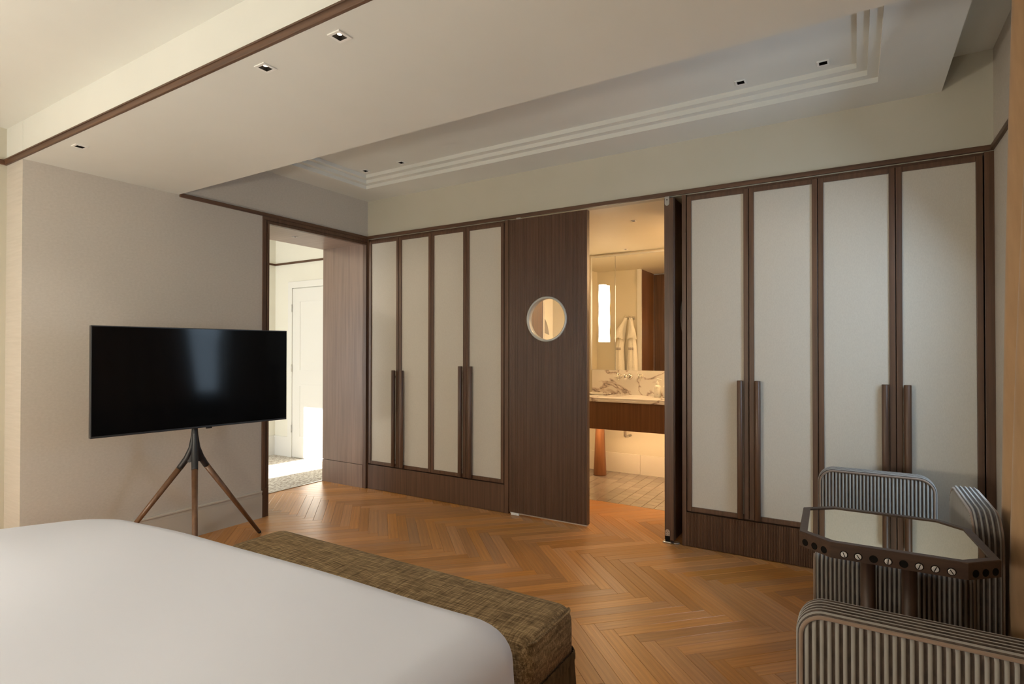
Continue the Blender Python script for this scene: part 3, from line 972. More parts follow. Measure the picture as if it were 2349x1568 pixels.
# soap bottles and tray
def bottle(x, y, label):
    t = thing('pump_bottle', label, 'bottle', (x, y, 0.842), 'bottles on the marble counter')
    q = MB(); q.lathe((x, y, 0.8425), [(0.030, 0), (0.034, 0.003), (0.034, 0.104), (0.031, 0.110), (0.016, 0.124), (0.014, 0.126)], n=24); q.build('body', 'bottle', t)
    q = MB(); q.lathe((x, y, 0.967), [(0.016, 0), (0.016, 0.022), (0.008, 0.026), (0.007, 0.05)], n=16); q.tube([(x, y, 1.012), (x, y, 1.022), (x + 0.012, y - .004, 1.024), (x + 0.048, y - 0.012, 1.016)], [0.008, 0.009, 0.007, 0.004], n=10); q.build('pump', 'bottle', t)
    q = MB()
    for i, (z, w) in enumerate(((0.940, .7), (0.928, .9), (0.905, .5), (0.885, .6), (0.872, .4))):
        a0 = -math.pi / 2 + 0.45 - w / 2 - 0.2
        for k in range(7):
            a = a0 + w * k / 7; bq = a0 + w * (k + 1) / 7
            q.poly([(x + .0345 * math.cos(a), y + .0345 * math.sin(a), z), (x + .0345 * math.cos(bq), y + .0345 * math.sin(bq), z), (x + .0345 * math.cos(bq), y + .0345 * math.sin(bq), z + .003), (x + .0345 * math.cos(a), y + .0345 * math.sin(a), z + .003)])
    q.build('print', 'print_grey', t)


bottle(2.283, 1.735, 'white pump bottle on the marble counter, the one fully in view')
bottle(2.375, 1.72, 'white pump bottle mostly hidden by the open ribbed door')
q = MB(); q.box(1.56, 1.775, 1.66, 1.78, 0.8425, 0.8500, 0, 0.002)
for a in ((1.56, 1.775, 1.66, 1.668), (1.56, 1.775, 1.772, 1.78), (1.56, 1.568, 1.66, 1.78), (1.767, 1.775, 1.66, 1.78)):
    q.box(a[0], a[1], a[2], a[3], 0.8425, 0.866, 0, 0.002)
tag(q.build('soap_tray', 'marble', loc=(1.67, 1.72, 0.8425)), 'low white marble tray on the left of the vanity counter', 'tray')

# sconce on the left mirror panel
t = thing('wall_sconce', 'glowing wavy white glass sconce on the bathroom mirror', 'lamp', (1.636, 1.90, 1.40))
prof = []
for i in range(41):
    s_ = i / 40
    prof.append((0.043 + 0.0016 * math.cos(2 * math.pi * s_ * 2.5 + 0.3), 0.62 * s_))
q = MB(); q.lathe((1.644, 1.856, 1.405), prof, n=28); q.build('shade', 'sconce_glass', t)
for z in (1.428, 2.003):
    q = MB(); q.cyl((1.644, 1.902, z), (1.644, 1.806, z), 0.005, n=12); q.build('bracket', 'chrome', t)

# robes on the near wall (seen in the mirror and through the porthole)
t = thing('robe_hook', 'chrome double hook holding the white robes', 'hook', (1.457, 0.57, 1.732))
q = MB(); q.box(1.387, 1.527, 0.5705, 0.577, 1.717, 1.757, 0, 0.002)
for x in (1.417, 1.457, 1.499):
    q.tube([(x, 0.575, 1.747), (x, 0.605, 1.740), (x, 0.622, 1.750), (x, 0.625, 1.764)], [0.007, 0.007, 0.006, 0.009], n=10)
q.build('hook_rail', 'chrome', t)


def robe(label, xh, xc, wt, wb, tilt, flap):
    t = thing('bathrobe', label, 'robe', (xh, 0.635, 0.62), 'white robes on the double hook')
    rnd = random.Random(int(xh * 1000))
    ph = [rnd.random() * 6.28 for _ in range(3)]
    def sec(u, v):
        z = 1.737 - v * 1.10
        s_ = min(1, v / 0.62)
        w = wt + (wb - wt) * (s_ ** 0.75)
        x0 = xh + (xc - xh) * min(1, v / 0.35) + tilt * v
        a = u * 2 * math.pi
        fold = 1 + 0.10 * math.sin(5 * a + ph[0] + 2 * v) + 0.05 * math.sin(9 * a + ph[1])
        dep = (0.020 + 0.034 * s_) * fold
        if v > 0.55: dep *= 1 + 0.12 * math.sin(v * 60)
        return (x0 + w / 2 * math.cos(a) * (1 + 0.03 * math.sin(4 * a + ph[2])), 0.640 + dep * math.sin(a), z)
    q = MB(); q.grid(sec, 48, 44)
    b_ = q.build('body', 'terry', t)
    q = MB()
    def fl(u, v):
        # shawl collar hanging over the front
        x = xh + (u - 0.5) * (0.028 + v * 0.10) + flap * 0.075 * math.sin(min(1, v * 1.3) * math.pi * 0.5)
        z = 1.730 - v * 0.25 - 0.05 * abs(u - 0.5)
        y = 0.640 + 0.028 + 0.034 * min(1, v * 1.6) + 0.010 * math.sin(u * math.pi)
        return (x, y, z)
    q.grid(fl, 10, 12); q.grid(lambda u, v: tuple(Vector(fl(u, v)) - Vector((0, 0.012, 0))), 10, 12)
    q.build('collar', 'terry', t)
    # embroidered two-line mark
    q = MB()
    cx = xc + tilt * 0.36 - 0.002
    for ln in range(2):
        for k in range(6):
            x = cx - 0.030 + k * 0.0115; z = 1.338 - ln * 0.016 + tilt * 1.2 * (x - cx)
            h = 0.010
            q.box(x, x + 0.0028, 0.700, 0.706, z, z + h); q.box(x, x + 0.0075, 0.700, 0.706, z + (0.0 if k % 2 else h - .0028), z + (0.0028 if k % 2 else h))
            if k % 3: q.box(x + 0.0055, x + 0.008, 0.700, 0.706, z, z + h * 0.8)
    q.build('embroidery', 'embroidery', b_)


robe('white terry robe with broad collar hanging on the left of the mirror reflection', 1.426, 1.349, 0.044, 0.142, 0.0, -1)
robe('white terry robe hanging beside the wooden door in the mirror reflection', 1.495, 1.517, 0.044, 0.154, 0.004, 0.5)

# ------------------------------------------------------------------ downlights
def downlight(x, y, z, h, mlamp, label, group, frame=0.010, energy=0, color=WARM, spot=1.6, disc=0.6, lz=0.020):
    t = thing('downlight', label, 'downlight', (x, y, z), group)
    q = MB()
    f = h + frame
    for a, b_, c, d in ((x - f, x - h, y - f, y + f), (x + h, x + f, y - f, y + f), (x - h, x + h, y - f, y - h), (x - h, x + h, y + h, y + f)):
        q.box(a, b_, c, d, z - 0.004, z + 0.001)
    q.build('frame', 'fixture_white', t)
    q = MB(); q.holed('z', x - h, x + h, y - h, y + h, z + 0.030, z + 0.034)
    for a, b_, c, d in ((x - h, x - h + .001, y - h, y + h), (x + h - .001, x + h, y - h, y + h), (x - h, x + h, y - h, y - h + .001), (x - h, x + h, y + h - .001, y + h)):
        q.box(a, b_, c, d, z - 0.003, z + 0.032)
    q.build('housing', 'dark_recess', t)
    q = MB(); q.lathe((x, y, z + lz), [(h * disc, 0), (h * disc, 0.029 - lz)], n=18); q.build('lamp', mlamp, t)
    if energy:
        light('downlight_beam', 'SPOT', (x, y, z - 0.012), energy, color, (x, y, 0), spot_size=spot, spot_blend=0.7, shadow_soft_size=0.015)


g = 'square downlights under the ceiling beam'
for (x, y), s_ in zip(DLB, ('lit square downlight in the beam, nearest the camera', 'lit square downlight in the beam, second from the camera', 'small square downlight in the beam above the television')):
    downlight(x, y, HB, HOLE, 'lamp_on', s_, g, energy=7, color=NEUT, disc=0.42, lz=0.006 if x > 1 else 0.020)
g = 'square downlights in the tray ceiling'
for (x, y), s_ in zip(DLC, ('square downlight nearest the right end of the tray ceiling', 'square downlight second from the right end of the tray ceiling', 'tiny square downlight second from the left end of the tray ceiling', 'tiny square downlight nearest the left end of the tray ceiling')):
    downlight(x, y, ZT, HOLE, 'fixture_white', s_, g, energy=5, color=NEUT, disc=0.35)
g = 'small downlights of the bathroom'
for (x, y), s_ in zip(DLBA, ('small downlight just inside the bathroom opening', 'small downlight above the bathroom mirror')):
    downlight(x, y, BC, 0.012, 'bath_lamp_on', s_, g, frame=0.006, energy=34, color=(1.0, 0.66, 0.34), spot=2.2)
downlight(-0.282, -0.602, 2.328, 0.012, 'fixture_white', 'small downlight in the wooden soffit of the hall doorway', None, frame=0.006)
for nm, lb, x, y, zt, zl in (('added_pendant', 'small added pendant for the fill light on the right of the bathroom', 3.3, 1.2, BC, 2.2), ('added_pendant', 'small added pendant for the fill light in the hall', -1.3, -1.6, 2.73, 2.5)):  # bulbless canopy and cord, added as bodies for the two fill lights
    t = thing(nm, lb, 'lamp', (x, y, zt))
    q = MB(); q.lathe((x, y, zt - 0.02), [(0.05, 0.0), (0.05, 0.02)], n=18); q.build('canopy', 'steel', t)
    q = MB(); q.cyl((x, y, zt - 0.02), (x, y, zl + 0.135), 0.004, n=8); q.build('cord', 'rubber', t)
light('bath_fill', 'POINT', (3.3, 1.2, 2.2), 48, (1.0, 0.64, 0.32), shadow_soft_size=0.12)  # fill light added to brighten the bathroom
light('hall_fill', 'POINT', (-1.3, -1.6, 2.5), 26, (1.0, 0.86, 0.66), shadow_soft_size=0.15)  # added fill as well, lifts the hall walls

# ------------------------------------------------------------------ television on tripod
TL, TRt = Vector((0.4365, -2.4470, 1.449)), Vector((0.5795, -1.3195, 1.449))
ex = (TRt - TL); TWid = ex.length; ex.normalize()
ez = Vector((0, 0, 1)); en = ex.cross(ez).normalized()
if en.x < 0: en = -en
THt = 0.620
hub = Vector((0.449, -1.887, 0.0))
tv = thing('television', 'black flat television on a walnut tripod stand', 'television', (hub.x, hub.y, 0.0))
def T(u, w, h): return TL + ex * u + en * w + Vector((0, 0, h - THt))
q = MB(); q.box(0, TWid, -0.028, 0.0, 0, THt, 0, 0.003, tf=lambda p: tuple(T(*p)))
q.box(0.16, TWid - 0.16, -0.055, -0.027, 0.06, THt - 0.12, 0, 0.006, tf=lambda p: tuple(T(*p)))
case = q.build('case', 'tv_bezel', tv)
q = MB(); bz = 0.006
q.poly([T(bz, 0.0006, 0.012), T(TWid - bz, 0.0006, 0.012), T(TWid - bz, 0.0006, THt - bz), T(bz, 0.0006, THt - bz)])
q.build('screen', 'tv_screen', tv)
q = MB(); q.box(TWid * 0.53, TWid * 0.56, -0.01, -0.002, -0.008, 0.001, tf=lambda p: tuple(T(*p))); q.build('sensor', 'rubber', case)
# stand head: three flared arms
feet = [Vector((0.935, -2.150, 0)), Vector((0.089, -2.245, 0)), Vector((0.332, -1.354, 0))]
q = MB()
q.cyl((hub.x, hub.y, 0.70), (hub.x, hub.y, 1.15), 0.0165, n=18)
tops = []
for f in feet:
    d = (f - hub); d.z = 0; d.normalize()
    tp = hub + d * 0.078 + Vector((0, 0, 0.588))
    tops.append(tp)
    nxt = tp + (f - tp).normalized() * 0.015
    c0 = hub + Vector((0, 0, 0.86)); 
    pts = [c0 + d * 0.002, hub + d * 0.006 + Vector((0, 0, 0.78)), hub + d * 0.018 + Vector((0, 0, 0.70)), hub + d * 0.044 + Vector((0, 0, 0.638)), tp, nxt]
    q.tube(pts, [0.013, 0.015, 0.018, 0.0195, 0.0185, 0.0185], n=14)
    # web between arm and column
    qv = Vector((-d.y, d.x, 0)) * 0.012
    P = [hub + Vector((0, 0, 0.80)), hub + d * 0.016 + Vector((0, 0, 0.705)), hub + d * 0.046 + Vector((0, 0, 0.628)), hub + d * 0.03 + Vector((0, 0, 0.612)), hub + Vector((0, 0, 0.618))]
    k = len(q.v)
    q.v += [tuple(p + qv) for p in P] + [tuple(p - qv) for p in P]
    n = len(P)
    q.face(range(k, k + n)); q.face(range(k + n, k + 2 * n))
    for i in range(n): q.face((k + i, k + (i + 1) % n, k + n + (i + 1) % n, k + n + i))
q.box(-0.09, 0.09, -0.035, -0.02, -0.07, 0.14, tf=lambda p: tuple(hub + ex * p[0] + en * (p[1] + 0.045) + Vector((0, 0, 1.02 + p[2]))))
q.build('stand_head', 'stand_metal', tv)
for f, tp in zip(feet, tops):
    d = (f - tp).normalized()
    q = MB(); q.cyl(tp + d * 0.012, f - d * 0.016 + Vector((0, 0, 0.004)), 0.0178, 0.0125, n=18); lg = q.build('leg', 'leg_walnut', tv)
    q = MB(); q.cyl(f - d * 0.018 + Vector((0, 0, 0.004)), f + Vector((0, 0, 0.004)), 0.0127, 0.0115, n=16); q.build('foot', 'rubber', lg)

# ------------------------------------------------------------------ bed
bed = thing('bed', 'upholstered bed base under the white cover', 'bed', (2.21, -3.7, 0.0))
q = MB(); q.box(1.17, 3.05, -4.80, -2.72, 0.04, 0.30, 0, 0.02); q.build('base', 'bed_base', bed)
q = MB(); q.box(1.14, 3.07, -4.80, -2.70, 0.30, 0.54, 0, 0.05); q.build('mattress', 'cover_white', bed)
for x in (1.25, 2.97):
    for y in (-4.7, -2.82):
        q = MB(); q.cyl((x, y, 0), (x, y, 0.04), 0.03, n=12); q.build('foot', 'wood_z', bed)

BX0, BX1, BY0, BY1, BZ = 1.070, 3.250, -4.82, -2.575, 0.622


def rr_pts(ins, sc):
    """rounded rectangle outline with softer left corners, always the same number of points"""
    x0, x1, y0, y1 = BX0 + ins, BX1 - ins, BY0 + ins, BY1 - ins
    rr, rl = 0.09 * sc, 0.18 * sc
    cs = ((x1 - rr, y1 - rr, 0, rr), (x0 + rl, y1 - rl, 90, rl), (x0 + rl, y0 + rl, 180, rl), (x1 - rr, y0 + rr, 270, rr))
    out = []
    for i in range(4):
        cx, cy, a0, r = cs[i]
        for k in range(17):
            a = math.radians(a0 + 90 * k / 16)
            out.append((cx + r * math.cos(a), cy + r * math.sin(a)))
        nx, ny, na, nr = cs[(i + 1) % 4]
        a = math.radians(a0 + 90)
        p0 = (cx + r * math.cos(a), cy + r * math.sin(a)); p1 = (nx + nr * math.cos(a), ny + nr * math.sin(a))
        for k in range(1, 40): out.append((p0[0] + (p1[0] - p0[0]) * k / 40, p0[1] + (p1[1] - p0[1]) * k / 40))
    return out


def plump(x, y):
    k = max(0.0, min(1.0, (2.3 - x) / 1.2)); f = max(0.0, min(1.0, (y + 3.1) / 0.5))
    return -0.05 * (k * k * (3 - 2 * k)) * f + 0.006 * math.sin(x * 3.1 + 0.6) * math.sin(y * 2.7) - 0.003 * math.sin(x * 7 + y * 5)


ER = 0.105
lay = [(-0.03 * (1 - k / 8) ** 1.3, 0.16 + (BZ - ER - 0.16) * k / 8, 1.0) for k in range(9)]
for k in range(1, 11):
    a = math.pi / 2 * k / 10
    ins = ER * (1 - math.cos(a))
    lay.append((ins, BZ - ER + ER * math.sin(a), 1 - 0.3 * ins / 0.18))
for k in range(1, 23): lay.append((ER + 0.95 * k / 22, BZ, max(0.06, 0.825 - 0.035 * k)))
q = MB(); k0 = len(q.v)
for ins, z, r in lay:
    for x, y in rr_pts(ins, r):
        q.v.append((x, y, z + plump(x, y) * max(0.0, (z - 0.30) / (BZ - 0.30))))
n = len(rr_pts(0, 1.0))
for j_ in range(len(lay) - 1):
    for i in range(n):
        q.face((k0 + j_ * n + i, k0 + j_ * n + (i + 1) % n, k0 + (j_ + 1) * n + (i + 1) % n, k0 + (j_ + 1) * n + i), 0, True)
q.face([k0 + (len(lay) - 1) * n + i for i in range(n)], 0, True)
tag(q.build('duvet', 'cover_white', loc=(2.21, -3.7, 0.62)), 'smooth white cover spread over the bed', 'duvet')

# ------------------------------------------------------------------ bench
NX0, NX1, NY0, NY1 = 1.735, 3.215, -2.500, -2.190
bn = thing('bench', 'long brown tweed bench with fringe at the foot of the bed', 'bench', ((NX0 + NX1) / 2, (NY0 + NY1) / 2, 0.0))


def rrect(x0, x1, y0, y1, r, n=6):
    pts = []
    for cx, cy, a0 in ((x1 - r, y1 - r, 0), (x0 + r, y1 - r, 90), (x0 + r, y0 + r, 180), (x1 - r, y0 + r, 270)):
        for i in range(n + 1):
            a = math.radians(a0 + 90 * i / n)
            pts.append((cx + r * math.cos(a), cy + r * math.sin(a)))
    return pts


q = MB()
lay = []
for ins, z in ((0.0, 0.355), (0.0, 0.43), (0.002, 0.462), (0.012, 0.486), (0.030, 0.500), (0.060, 0.506), (0.12, 0.509)):
    lay.append((rrect(NX0 + ins, NX1 - ins * 0.35, NY0 + ins, NY1 - ins, max(0.012, 0.045 - ins * 0.2)), z))
n = len(lay[0][0]); k = len(q.v)
for pl, z in lay: q.v += [(p[0], p[1], z) for p in pl]
for j in range(len(lay) - 1):
    for i in range(n):
        q.face((k + j * n + i, k + j * n + (i + 1) % n, k + (j + 1) * n + (i + 1) % n, k + (j + 1) * n + i), 0, True)
q.face([k + (len(lay) - 1) * n + i for i in range(n)], 0, True)
q.face([k + i for i in reversed(range(n))])
cu = q.build('cushion', 'tweed', bn)
q = MB()
pp_ = [(p[0], p[1], 0.489) for p in rrect(NX0 + 0.012, NX1 - 0.004, NY0 + 0.012, NY1 - 0.012, 0.042, 8)]
hs_ = [p for p in pp_[:5]] ; he_ = [p for p in pp_[-5:]]
q.tube(he_ + hs_, 0.0042, n=8)
q.build('piping', 'tweed', cu)
# bullion fringe
q = MB()
pl = rrect(NX0 - 0.004, NX1 + 0.004, NY0 - 0.004, NY1 + 0.004, 0.045, 6)
path = []
for i in range(len(pl)):
    a, b_ = Vector(pl[i]), Vector(pl[(i + 1) % len(pl)])
    m_ = max(1, int((b_ - a).length / 0.004))
    for j in range(m_): path.append(a.lerp(b_, j / m_))
n = len(path); ctr = Vector(((NX0 + NX1) / 2, (NY0 + NY1) / 2))
k = len(q.v)
for z, fl in ((0.362, 0.0), (0.352, 0.004), (0.335, 0.004), (0.330, 0.001), (0.18, 0.012), (0.03, 0.020)):
    for i, p in enumerate(path):
        nb = (path[(i + 1) % n] - path[i - 1]); nn = Vector((nb.y, -nb.x)).normalized()
        if nn.dot(p - ctr) < 0: nn = -nn
        off = fl + 0.0028 * (1 if i % 2 else -1)
        q.v.append((p.x + nn.x * off, p.y + nn.y * off, z))
for j in range(5):
    for i in range(n):
        q.face((k + j * n + i, k + j * n + (i + 1) % n, k + (j + 1) * n + (i + 1) % n, k + (j + 1) * n + i))
q.build('fringe', 'fringe', bn)
for x in (NX0 + 0.1, NX1 - 0.1):
    for y in (NY0 + 0.08, NY1 - 0.08):
        q = MB(); q.cyl((x, y, 0), (x, y, 0.36), 0.02, n=10); q.build('leg', 'wood_z', bn)

# ------------------------------------------------------------------ ribbed velvet chairs
PIT = 0.0157


def outline(w, h, r, n=10, z0=0.02):
    """open outline of a slab: up the left side, over the rounded top, down the right"""
    pts = [(-w / 2, z0)]
    for i in range(1, 6): pts.append((-w / 2, z0 + (h - r - z0) * i / 6))
    for i in range(n + 1):
        a = math.pi - math.pi / 2 * i / n
        pts.append((-w / 2 + r + r * math.cos(a), h - r + r * math.sin(a)))
    for i in range(1, 8): pts.append((-w / 2 + r + (w - 2 * r) * i / 8, h))
    for i in range(n + 1):
        a = math.pi / 2 - math.pi / 2 * i / n
        pts.append((w / 2 - r + r * math.cos(a), h - r + r * math.sin(a)))
    for i in range(1, 6): pts.append((w / 2, h - r - (h - r - z0) * i / 6))
    pts.append((w / 2, z0))
    return pts


def slab(parent, w, h, r, thick, mp, name, r2=None):
    """upholstered slab: ribbed faces, lengthwise-ribbed rim. mp(u, t, z)->xyz, t across thickness"""
    ol = outline(w, h, r)
    N = len(ol)
    # rim sweep
    q = MB()
    nr = max(3, round(thick / PIT))
    prof = []
    for i in range(nr):
        a = -thick / 2 + thick * i / nr; p = thick / nr
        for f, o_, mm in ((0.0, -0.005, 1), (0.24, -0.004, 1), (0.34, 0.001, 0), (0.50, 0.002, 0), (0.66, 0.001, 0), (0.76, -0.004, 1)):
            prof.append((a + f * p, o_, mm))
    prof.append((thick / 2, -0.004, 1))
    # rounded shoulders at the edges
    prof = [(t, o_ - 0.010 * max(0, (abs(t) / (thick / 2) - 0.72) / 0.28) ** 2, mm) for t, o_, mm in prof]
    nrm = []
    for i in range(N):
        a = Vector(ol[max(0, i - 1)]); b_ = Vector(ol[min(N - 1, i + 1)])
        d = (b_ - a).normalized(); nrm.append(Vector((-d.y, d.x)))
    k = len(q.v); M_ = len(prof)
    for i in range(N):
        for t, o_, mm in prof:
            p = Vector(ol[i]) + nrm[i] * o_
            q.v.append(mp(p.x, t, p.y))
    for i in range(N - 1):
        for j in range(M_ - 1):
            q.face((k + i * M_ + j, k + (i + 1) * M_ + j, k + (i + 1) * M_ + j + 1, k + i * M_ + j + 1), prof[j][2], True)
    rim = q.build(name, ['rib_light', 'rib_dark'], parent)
    # welt piping along both edges
    q = MB()
    for sg in (-1, 1):
        pts = [mp((Vector(ol[i]) - nrm[i] * 0.010).x, sg * thick / 2, (Vector(ol[i]) - nrm[i] * 0.010).y) for i in range(N)]
        q.tube(pts, 0.0048, n=8)
    q.build('piping', 'rib_brown', rim)
    # faces with vertical ribs
    q = MB()
    wi = w - 0.028
    nrb = round(wi / PIT); p = wi / nrb
    def ztop(u):
        ri = max(0.01, r - 0.014); e = wi / 2 - ri
        uu = min(wi / 2 - 1e-4, abs(u))
        return h - 0.014 - (ri - math.sqrt(max(0, ri * ri - max(0, uu - e) ** 2)))
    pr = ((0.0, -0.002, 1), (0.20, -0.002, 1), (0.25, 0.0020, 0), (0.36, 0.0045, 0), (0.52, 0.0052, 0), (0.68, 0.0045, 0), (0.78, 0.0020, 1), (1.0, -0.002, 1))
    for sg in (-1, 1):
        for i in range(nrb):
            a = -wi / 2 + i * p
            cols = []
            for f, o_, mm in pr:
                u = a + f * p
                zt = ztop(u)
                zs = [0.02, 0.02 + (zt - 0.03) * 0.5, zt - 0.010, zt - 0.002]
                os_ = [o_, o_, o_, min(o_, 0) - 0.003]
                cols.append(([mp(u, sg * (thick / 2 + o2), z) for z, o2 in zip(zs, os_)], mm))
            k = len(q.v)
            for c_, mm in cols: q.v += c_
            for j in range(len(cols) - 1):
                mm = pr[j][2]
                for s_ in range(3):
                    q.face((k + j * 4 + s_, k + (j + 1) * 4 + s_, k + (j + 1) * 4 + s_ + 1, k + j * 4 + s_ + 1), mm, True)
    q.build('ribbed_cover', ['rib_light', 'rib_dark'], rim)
    q = MB()
    q.box(-w / 2 + .012, w / 2 - .012, -thick / 2 + .004, thick / 2 - .004, 0.002, 0.03, tf=lambda P: mp(*P))
    q.build('plinth', 'rib_dark', rim)
    return rim


def seat(parent, x0, x1, y0, y1, h):
    """block seat with ribs running up the sides (y faces, x faces) and over the top"""
    q = MB()
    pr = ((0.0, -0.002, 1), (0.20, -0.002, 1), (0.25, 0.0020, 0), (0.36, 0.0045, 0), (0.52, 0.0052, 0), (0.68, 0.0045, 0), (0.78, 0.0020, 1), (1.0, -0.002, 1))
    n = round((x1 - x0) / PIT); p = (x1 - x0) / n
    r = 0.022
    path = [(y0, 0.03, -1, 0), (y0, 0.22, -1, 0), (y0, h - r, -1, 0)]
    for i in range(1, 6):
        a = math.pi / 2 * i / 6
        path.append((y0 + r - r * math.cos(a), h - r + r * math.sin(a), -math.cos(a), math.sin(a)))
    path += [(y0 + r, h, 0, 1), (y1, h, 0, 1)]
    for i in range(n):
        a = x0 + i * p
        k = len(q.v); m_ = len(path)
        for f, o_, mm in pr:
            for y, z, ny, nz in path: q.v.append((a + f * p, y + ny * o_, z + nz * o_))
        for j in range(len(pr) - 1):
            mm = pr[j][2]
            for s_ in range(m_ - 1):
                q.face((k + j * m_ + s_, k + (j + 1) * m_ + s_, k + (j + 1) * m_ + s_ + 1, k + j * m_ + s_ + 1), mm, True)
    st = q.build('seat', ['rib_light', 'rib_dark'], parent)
    q = MB(); q.box(x0 - 0.004, x1 + 0.002, y0 + 0.008, y1, 0.004, h - 0.006, 0, 0.006); q.build('seat_core', 'rib_brown', st)
    q = MB(); q.tube([(x0 - 0.003, y0 + 0.004, 0.02), (x0 - 0.003, y0 + 0.002, h - 0.02), (x0 - 0.002, y0 + 0.012, h)], 0.006, n=8)
    q.build('piping', 'rib_brown', st)


# corner chair behind the table
ch = thing('lounge_chair', 'striped corduroy corner chair between the table and the wardrobe', 'chair', (4.10, -0.78, 0.0), 'striped corduroy lounge chairs')
slab(ch, 0.512, 0.686, 0.075, 0.085, lambda u, t, z: (4.067 + u, -0.375 + t, z), 'backrest')
slab(ch, 0.640, 0.705, 0.125, 0.082, lambda u, t, z: (4.402 + t, -0.845 + u, z), 'side_rest')
seat(ch, 3.838, 4.358, -1.150, -0.425, 0.455)
# near chair, its back to the camera
ch = thing('lounge_chair', 'striped corduroy chair nearest the camera, seen from behind', 'chair', (4.12, -2.05, 0.0), 'striped corduroy lounge chairs')
slab(ch, 0.512, 0.703, 0.060, 0.098, lambda u, t, z: (4.118 + u, -2.300 + t, z), 'backrest')
q = MB(); q.box(3.88, 4.36, -2.245, -1.74, 0.004, 0.440, 0, 0.02); q.build('seat', 'rib_dark', ch)

# ------------------------------------------------------------------ octagonal table
OCT = [(3.797, -1.205), (3.899, -1.122), (4.257, -1.120), (4.345, -1.208), (4.371, -1.545), (4.279, -1.630), (3.909, -1.636), (3.808, -1.556)]
oc = (4.083, -1.378)
ZTB = 0.660
tb = thing('side_table', 'octagonal dark wood table with mirrored top and bolted rim', 'table', (oc[0], oc[1], 0.0))


def inset(poly, d):
    out = []
    n = len(poly)
    s = sum(poly[i - 1][0] * poly[i][1] - poly[i][0] * poly[i - 1][1] for i in range(n))
    sg = 1 if s > 0 else -1
    for i in range(n):
        a, p, b_ = Vector(poly[i - 1]), Vector(poly[i]), Vector(poly[(i + 1) % n])
        n1 = Vector((-(p - a).y, (p - a).x)).normalized() * sg; n2 = Vector((-(b_ - p).y, (b_ - p).x)).normalized() * sg
        out.append(tuple(p + (n1 + n2) * (d / (1 + n1.dot(n2)))))
    return out


inn = inset(OCT, 0.026)
q = MB()
k = len(q.v); n = 8
for pl, z in ((OCT, 0.607), (OCT, 0.6575), (inset(OCT, 0.0025), ZTB), (inn, ZTB), (inn, 0.607)):
    q.v += [(p[0], p[1], z) for p in pl]
for j in range(5):
    for i in range(n):
        q.face((k + j * n + i, k + j * n + (i + 1) % n, k + ((j + 1) % 5) * n + (i + 1) % n, k + ((j + 1) % 5) * n + i))
rim = q.build('rim', 'table_wood', tb)
q = MB(); q.prism(inset(OCT, 0.024), 0.640, 0.6565); q.build('mirror_top', 'bronze_mirror', tb)
q = MB(); q.prism(inset(OCT, 0.024), 0.612, 0.638); q.build('underside', 'wood_x', tb)


def hole_row(a, b_, ts, kinds):
    a, b_ = Vector((*a, 0.625)), Vector((*b_, 0.625))
    d = (b_ - a).normalized(); nn = Vector((d.y, -d.x, 0))
    if nn.dot(a - Vector((*oc, 0.625))) < 0: nn = -nn
    for t_, kd in zip(ts, kinds):
        c = a + (b_ - a) * t_
        q = MB()
        q.lathe(c, [(0.0122, 0.0002), (0.0118, 0.0012), (0.0104, 0.0012), (0.0102, -0.006)], axis=nn, n=24, cap=False)
        q.lathe(c, [(0.0104, 0.0003), (0.0104, 0.0004)], axis=nn, n=24)
        h_ = q.build('bolt_hole', 'dark_recess', rim)
        if kd:
            q = MB(); q.lathe(c, [(0.0096, 0.0004), (0.0096, 0.0024), (0.0085, 0.0032)], axis=nn, n=24)
            q.build('bolt', 'bolt', rim)
            an = random.uniform(0.9, 2.2)
            ax = d * math.cos(an) + Vector((0, 0, 1)) * math.sin(an); pp = nn.cross(ax)
            q = MB(); o3 = c + nn * 0.0034
            q.poly([o3 + ax * 0.0084 + pp * 0.0013, o3 + ax * 0.0084 - pp * 0.0013, o3 - ax * 0.0084 - pp * 0.0013, o3 - ax * 0.0084 + pp * 0.0013])
            q.build('slot', 'dark_recess', rim)


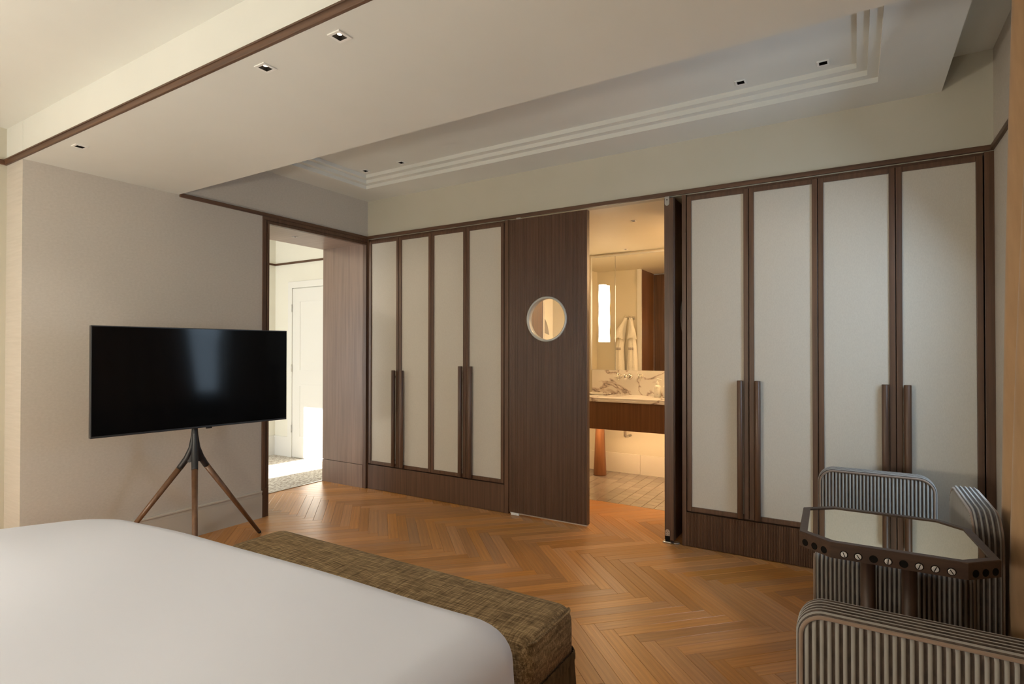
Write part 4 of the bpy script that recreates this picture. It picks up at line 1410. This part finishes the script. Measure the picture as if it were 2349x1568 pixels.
fl_ = 4.279 - 3.909
hole_row(OCT[6], OCT[5], [(x - 3.909) / fl_ for x in (3.949, 3.990, 4.033, 4.073, 4.115, 4.156, 4.197, 4.238)], (1, 1, 0, 1, 0, 1, 1, 1))
hole_row(OCT[7], OCT[6], (0.20, 0.50, 0.80), (0, 0, 0))
hole_row(OCT[5], OCT[4], (0.22, 0.52, 0.82), (0, 0, 0))
for x in (4.0215, 4.146):
    q = MB(); q.lathe((x, -1.38, 0.02), [(0.0225, 0), (0.0235, 0.004), (0.0235, 0.59)], n=24); q.build('leg', 'table_leg', tb)
q = MB(); q.prism(inset(OCT, 0.12), 0.0, 0.022); q.build('base', 'wood_x', tb)

# ------------------------------------------------------------------ curtain
cu_ = thing('curtain', 'tan floor-length curtain at the right edge', 'curtain', (4.50, -1.6, 0.0))
q = MB()


def curt(u, v):
    z = 0.015 + v * 2.88
    fl = 1 - v
    y = -1.16 + 0.42 * fl ** 0.9 - u * (1.88 + 0.30 * fl)
    x = 4.505 + 0.034 * math.sin(u * 66 + 0.9 * math.sin(v * 3)) * (0.75 + 0.35 * fl) + 0.014 * math.sin(u * 27 + 1 + v * 2)
    return (x, y, z)


q.grid(curt, 320, 26); q.grid(lambda u, v: tuple(Vector(curt(u, v)) + Vector((0.004, 0, 0))), 320, 26)
q.build('cloth', 'curtain_fabric', cu_)
q = MB(); q.box(4.502, 4.522, -2.98, -1.08, 2.895, 2.911); q.build('track', 'white_lacquer', cu_)

# ------------------------------------------------------------------ wall lamps behind the camera, above the bed head
for x, mt, s_ in ((1.05, 'globe_bright', 'opal globe wall lamp above the left side of the bed head'), (3.30, 'globe_dim', 'opal globe wall lamp above the right side of the bed head')):
    t = thing('wall_lamp', s_, 'lamp', (x, YN, 1.10), 'globe lamps above the bed head')
    q = MB(); q.lathe((x, YN, 0.98), [(0.05, 0), (0.05, 0.015)], axis=(0, 1, 0), n=20); q.tube([(x, YN + 0.01, 0.98), (x, YN + 0.12, 0.98), (x, YN + 0.15, 1.015)], 0.010); q.build('arm', 'steel', t)
    q = MB(); q.lathe((x, YN + 0.15, 1.10), [(0.090 * math.sin(math.pi * i / 16) + 0.001, -0.090 * math.cos(math.pi * i / 16)) for i in range(17)], n=28); q.build('globe', mt, t)
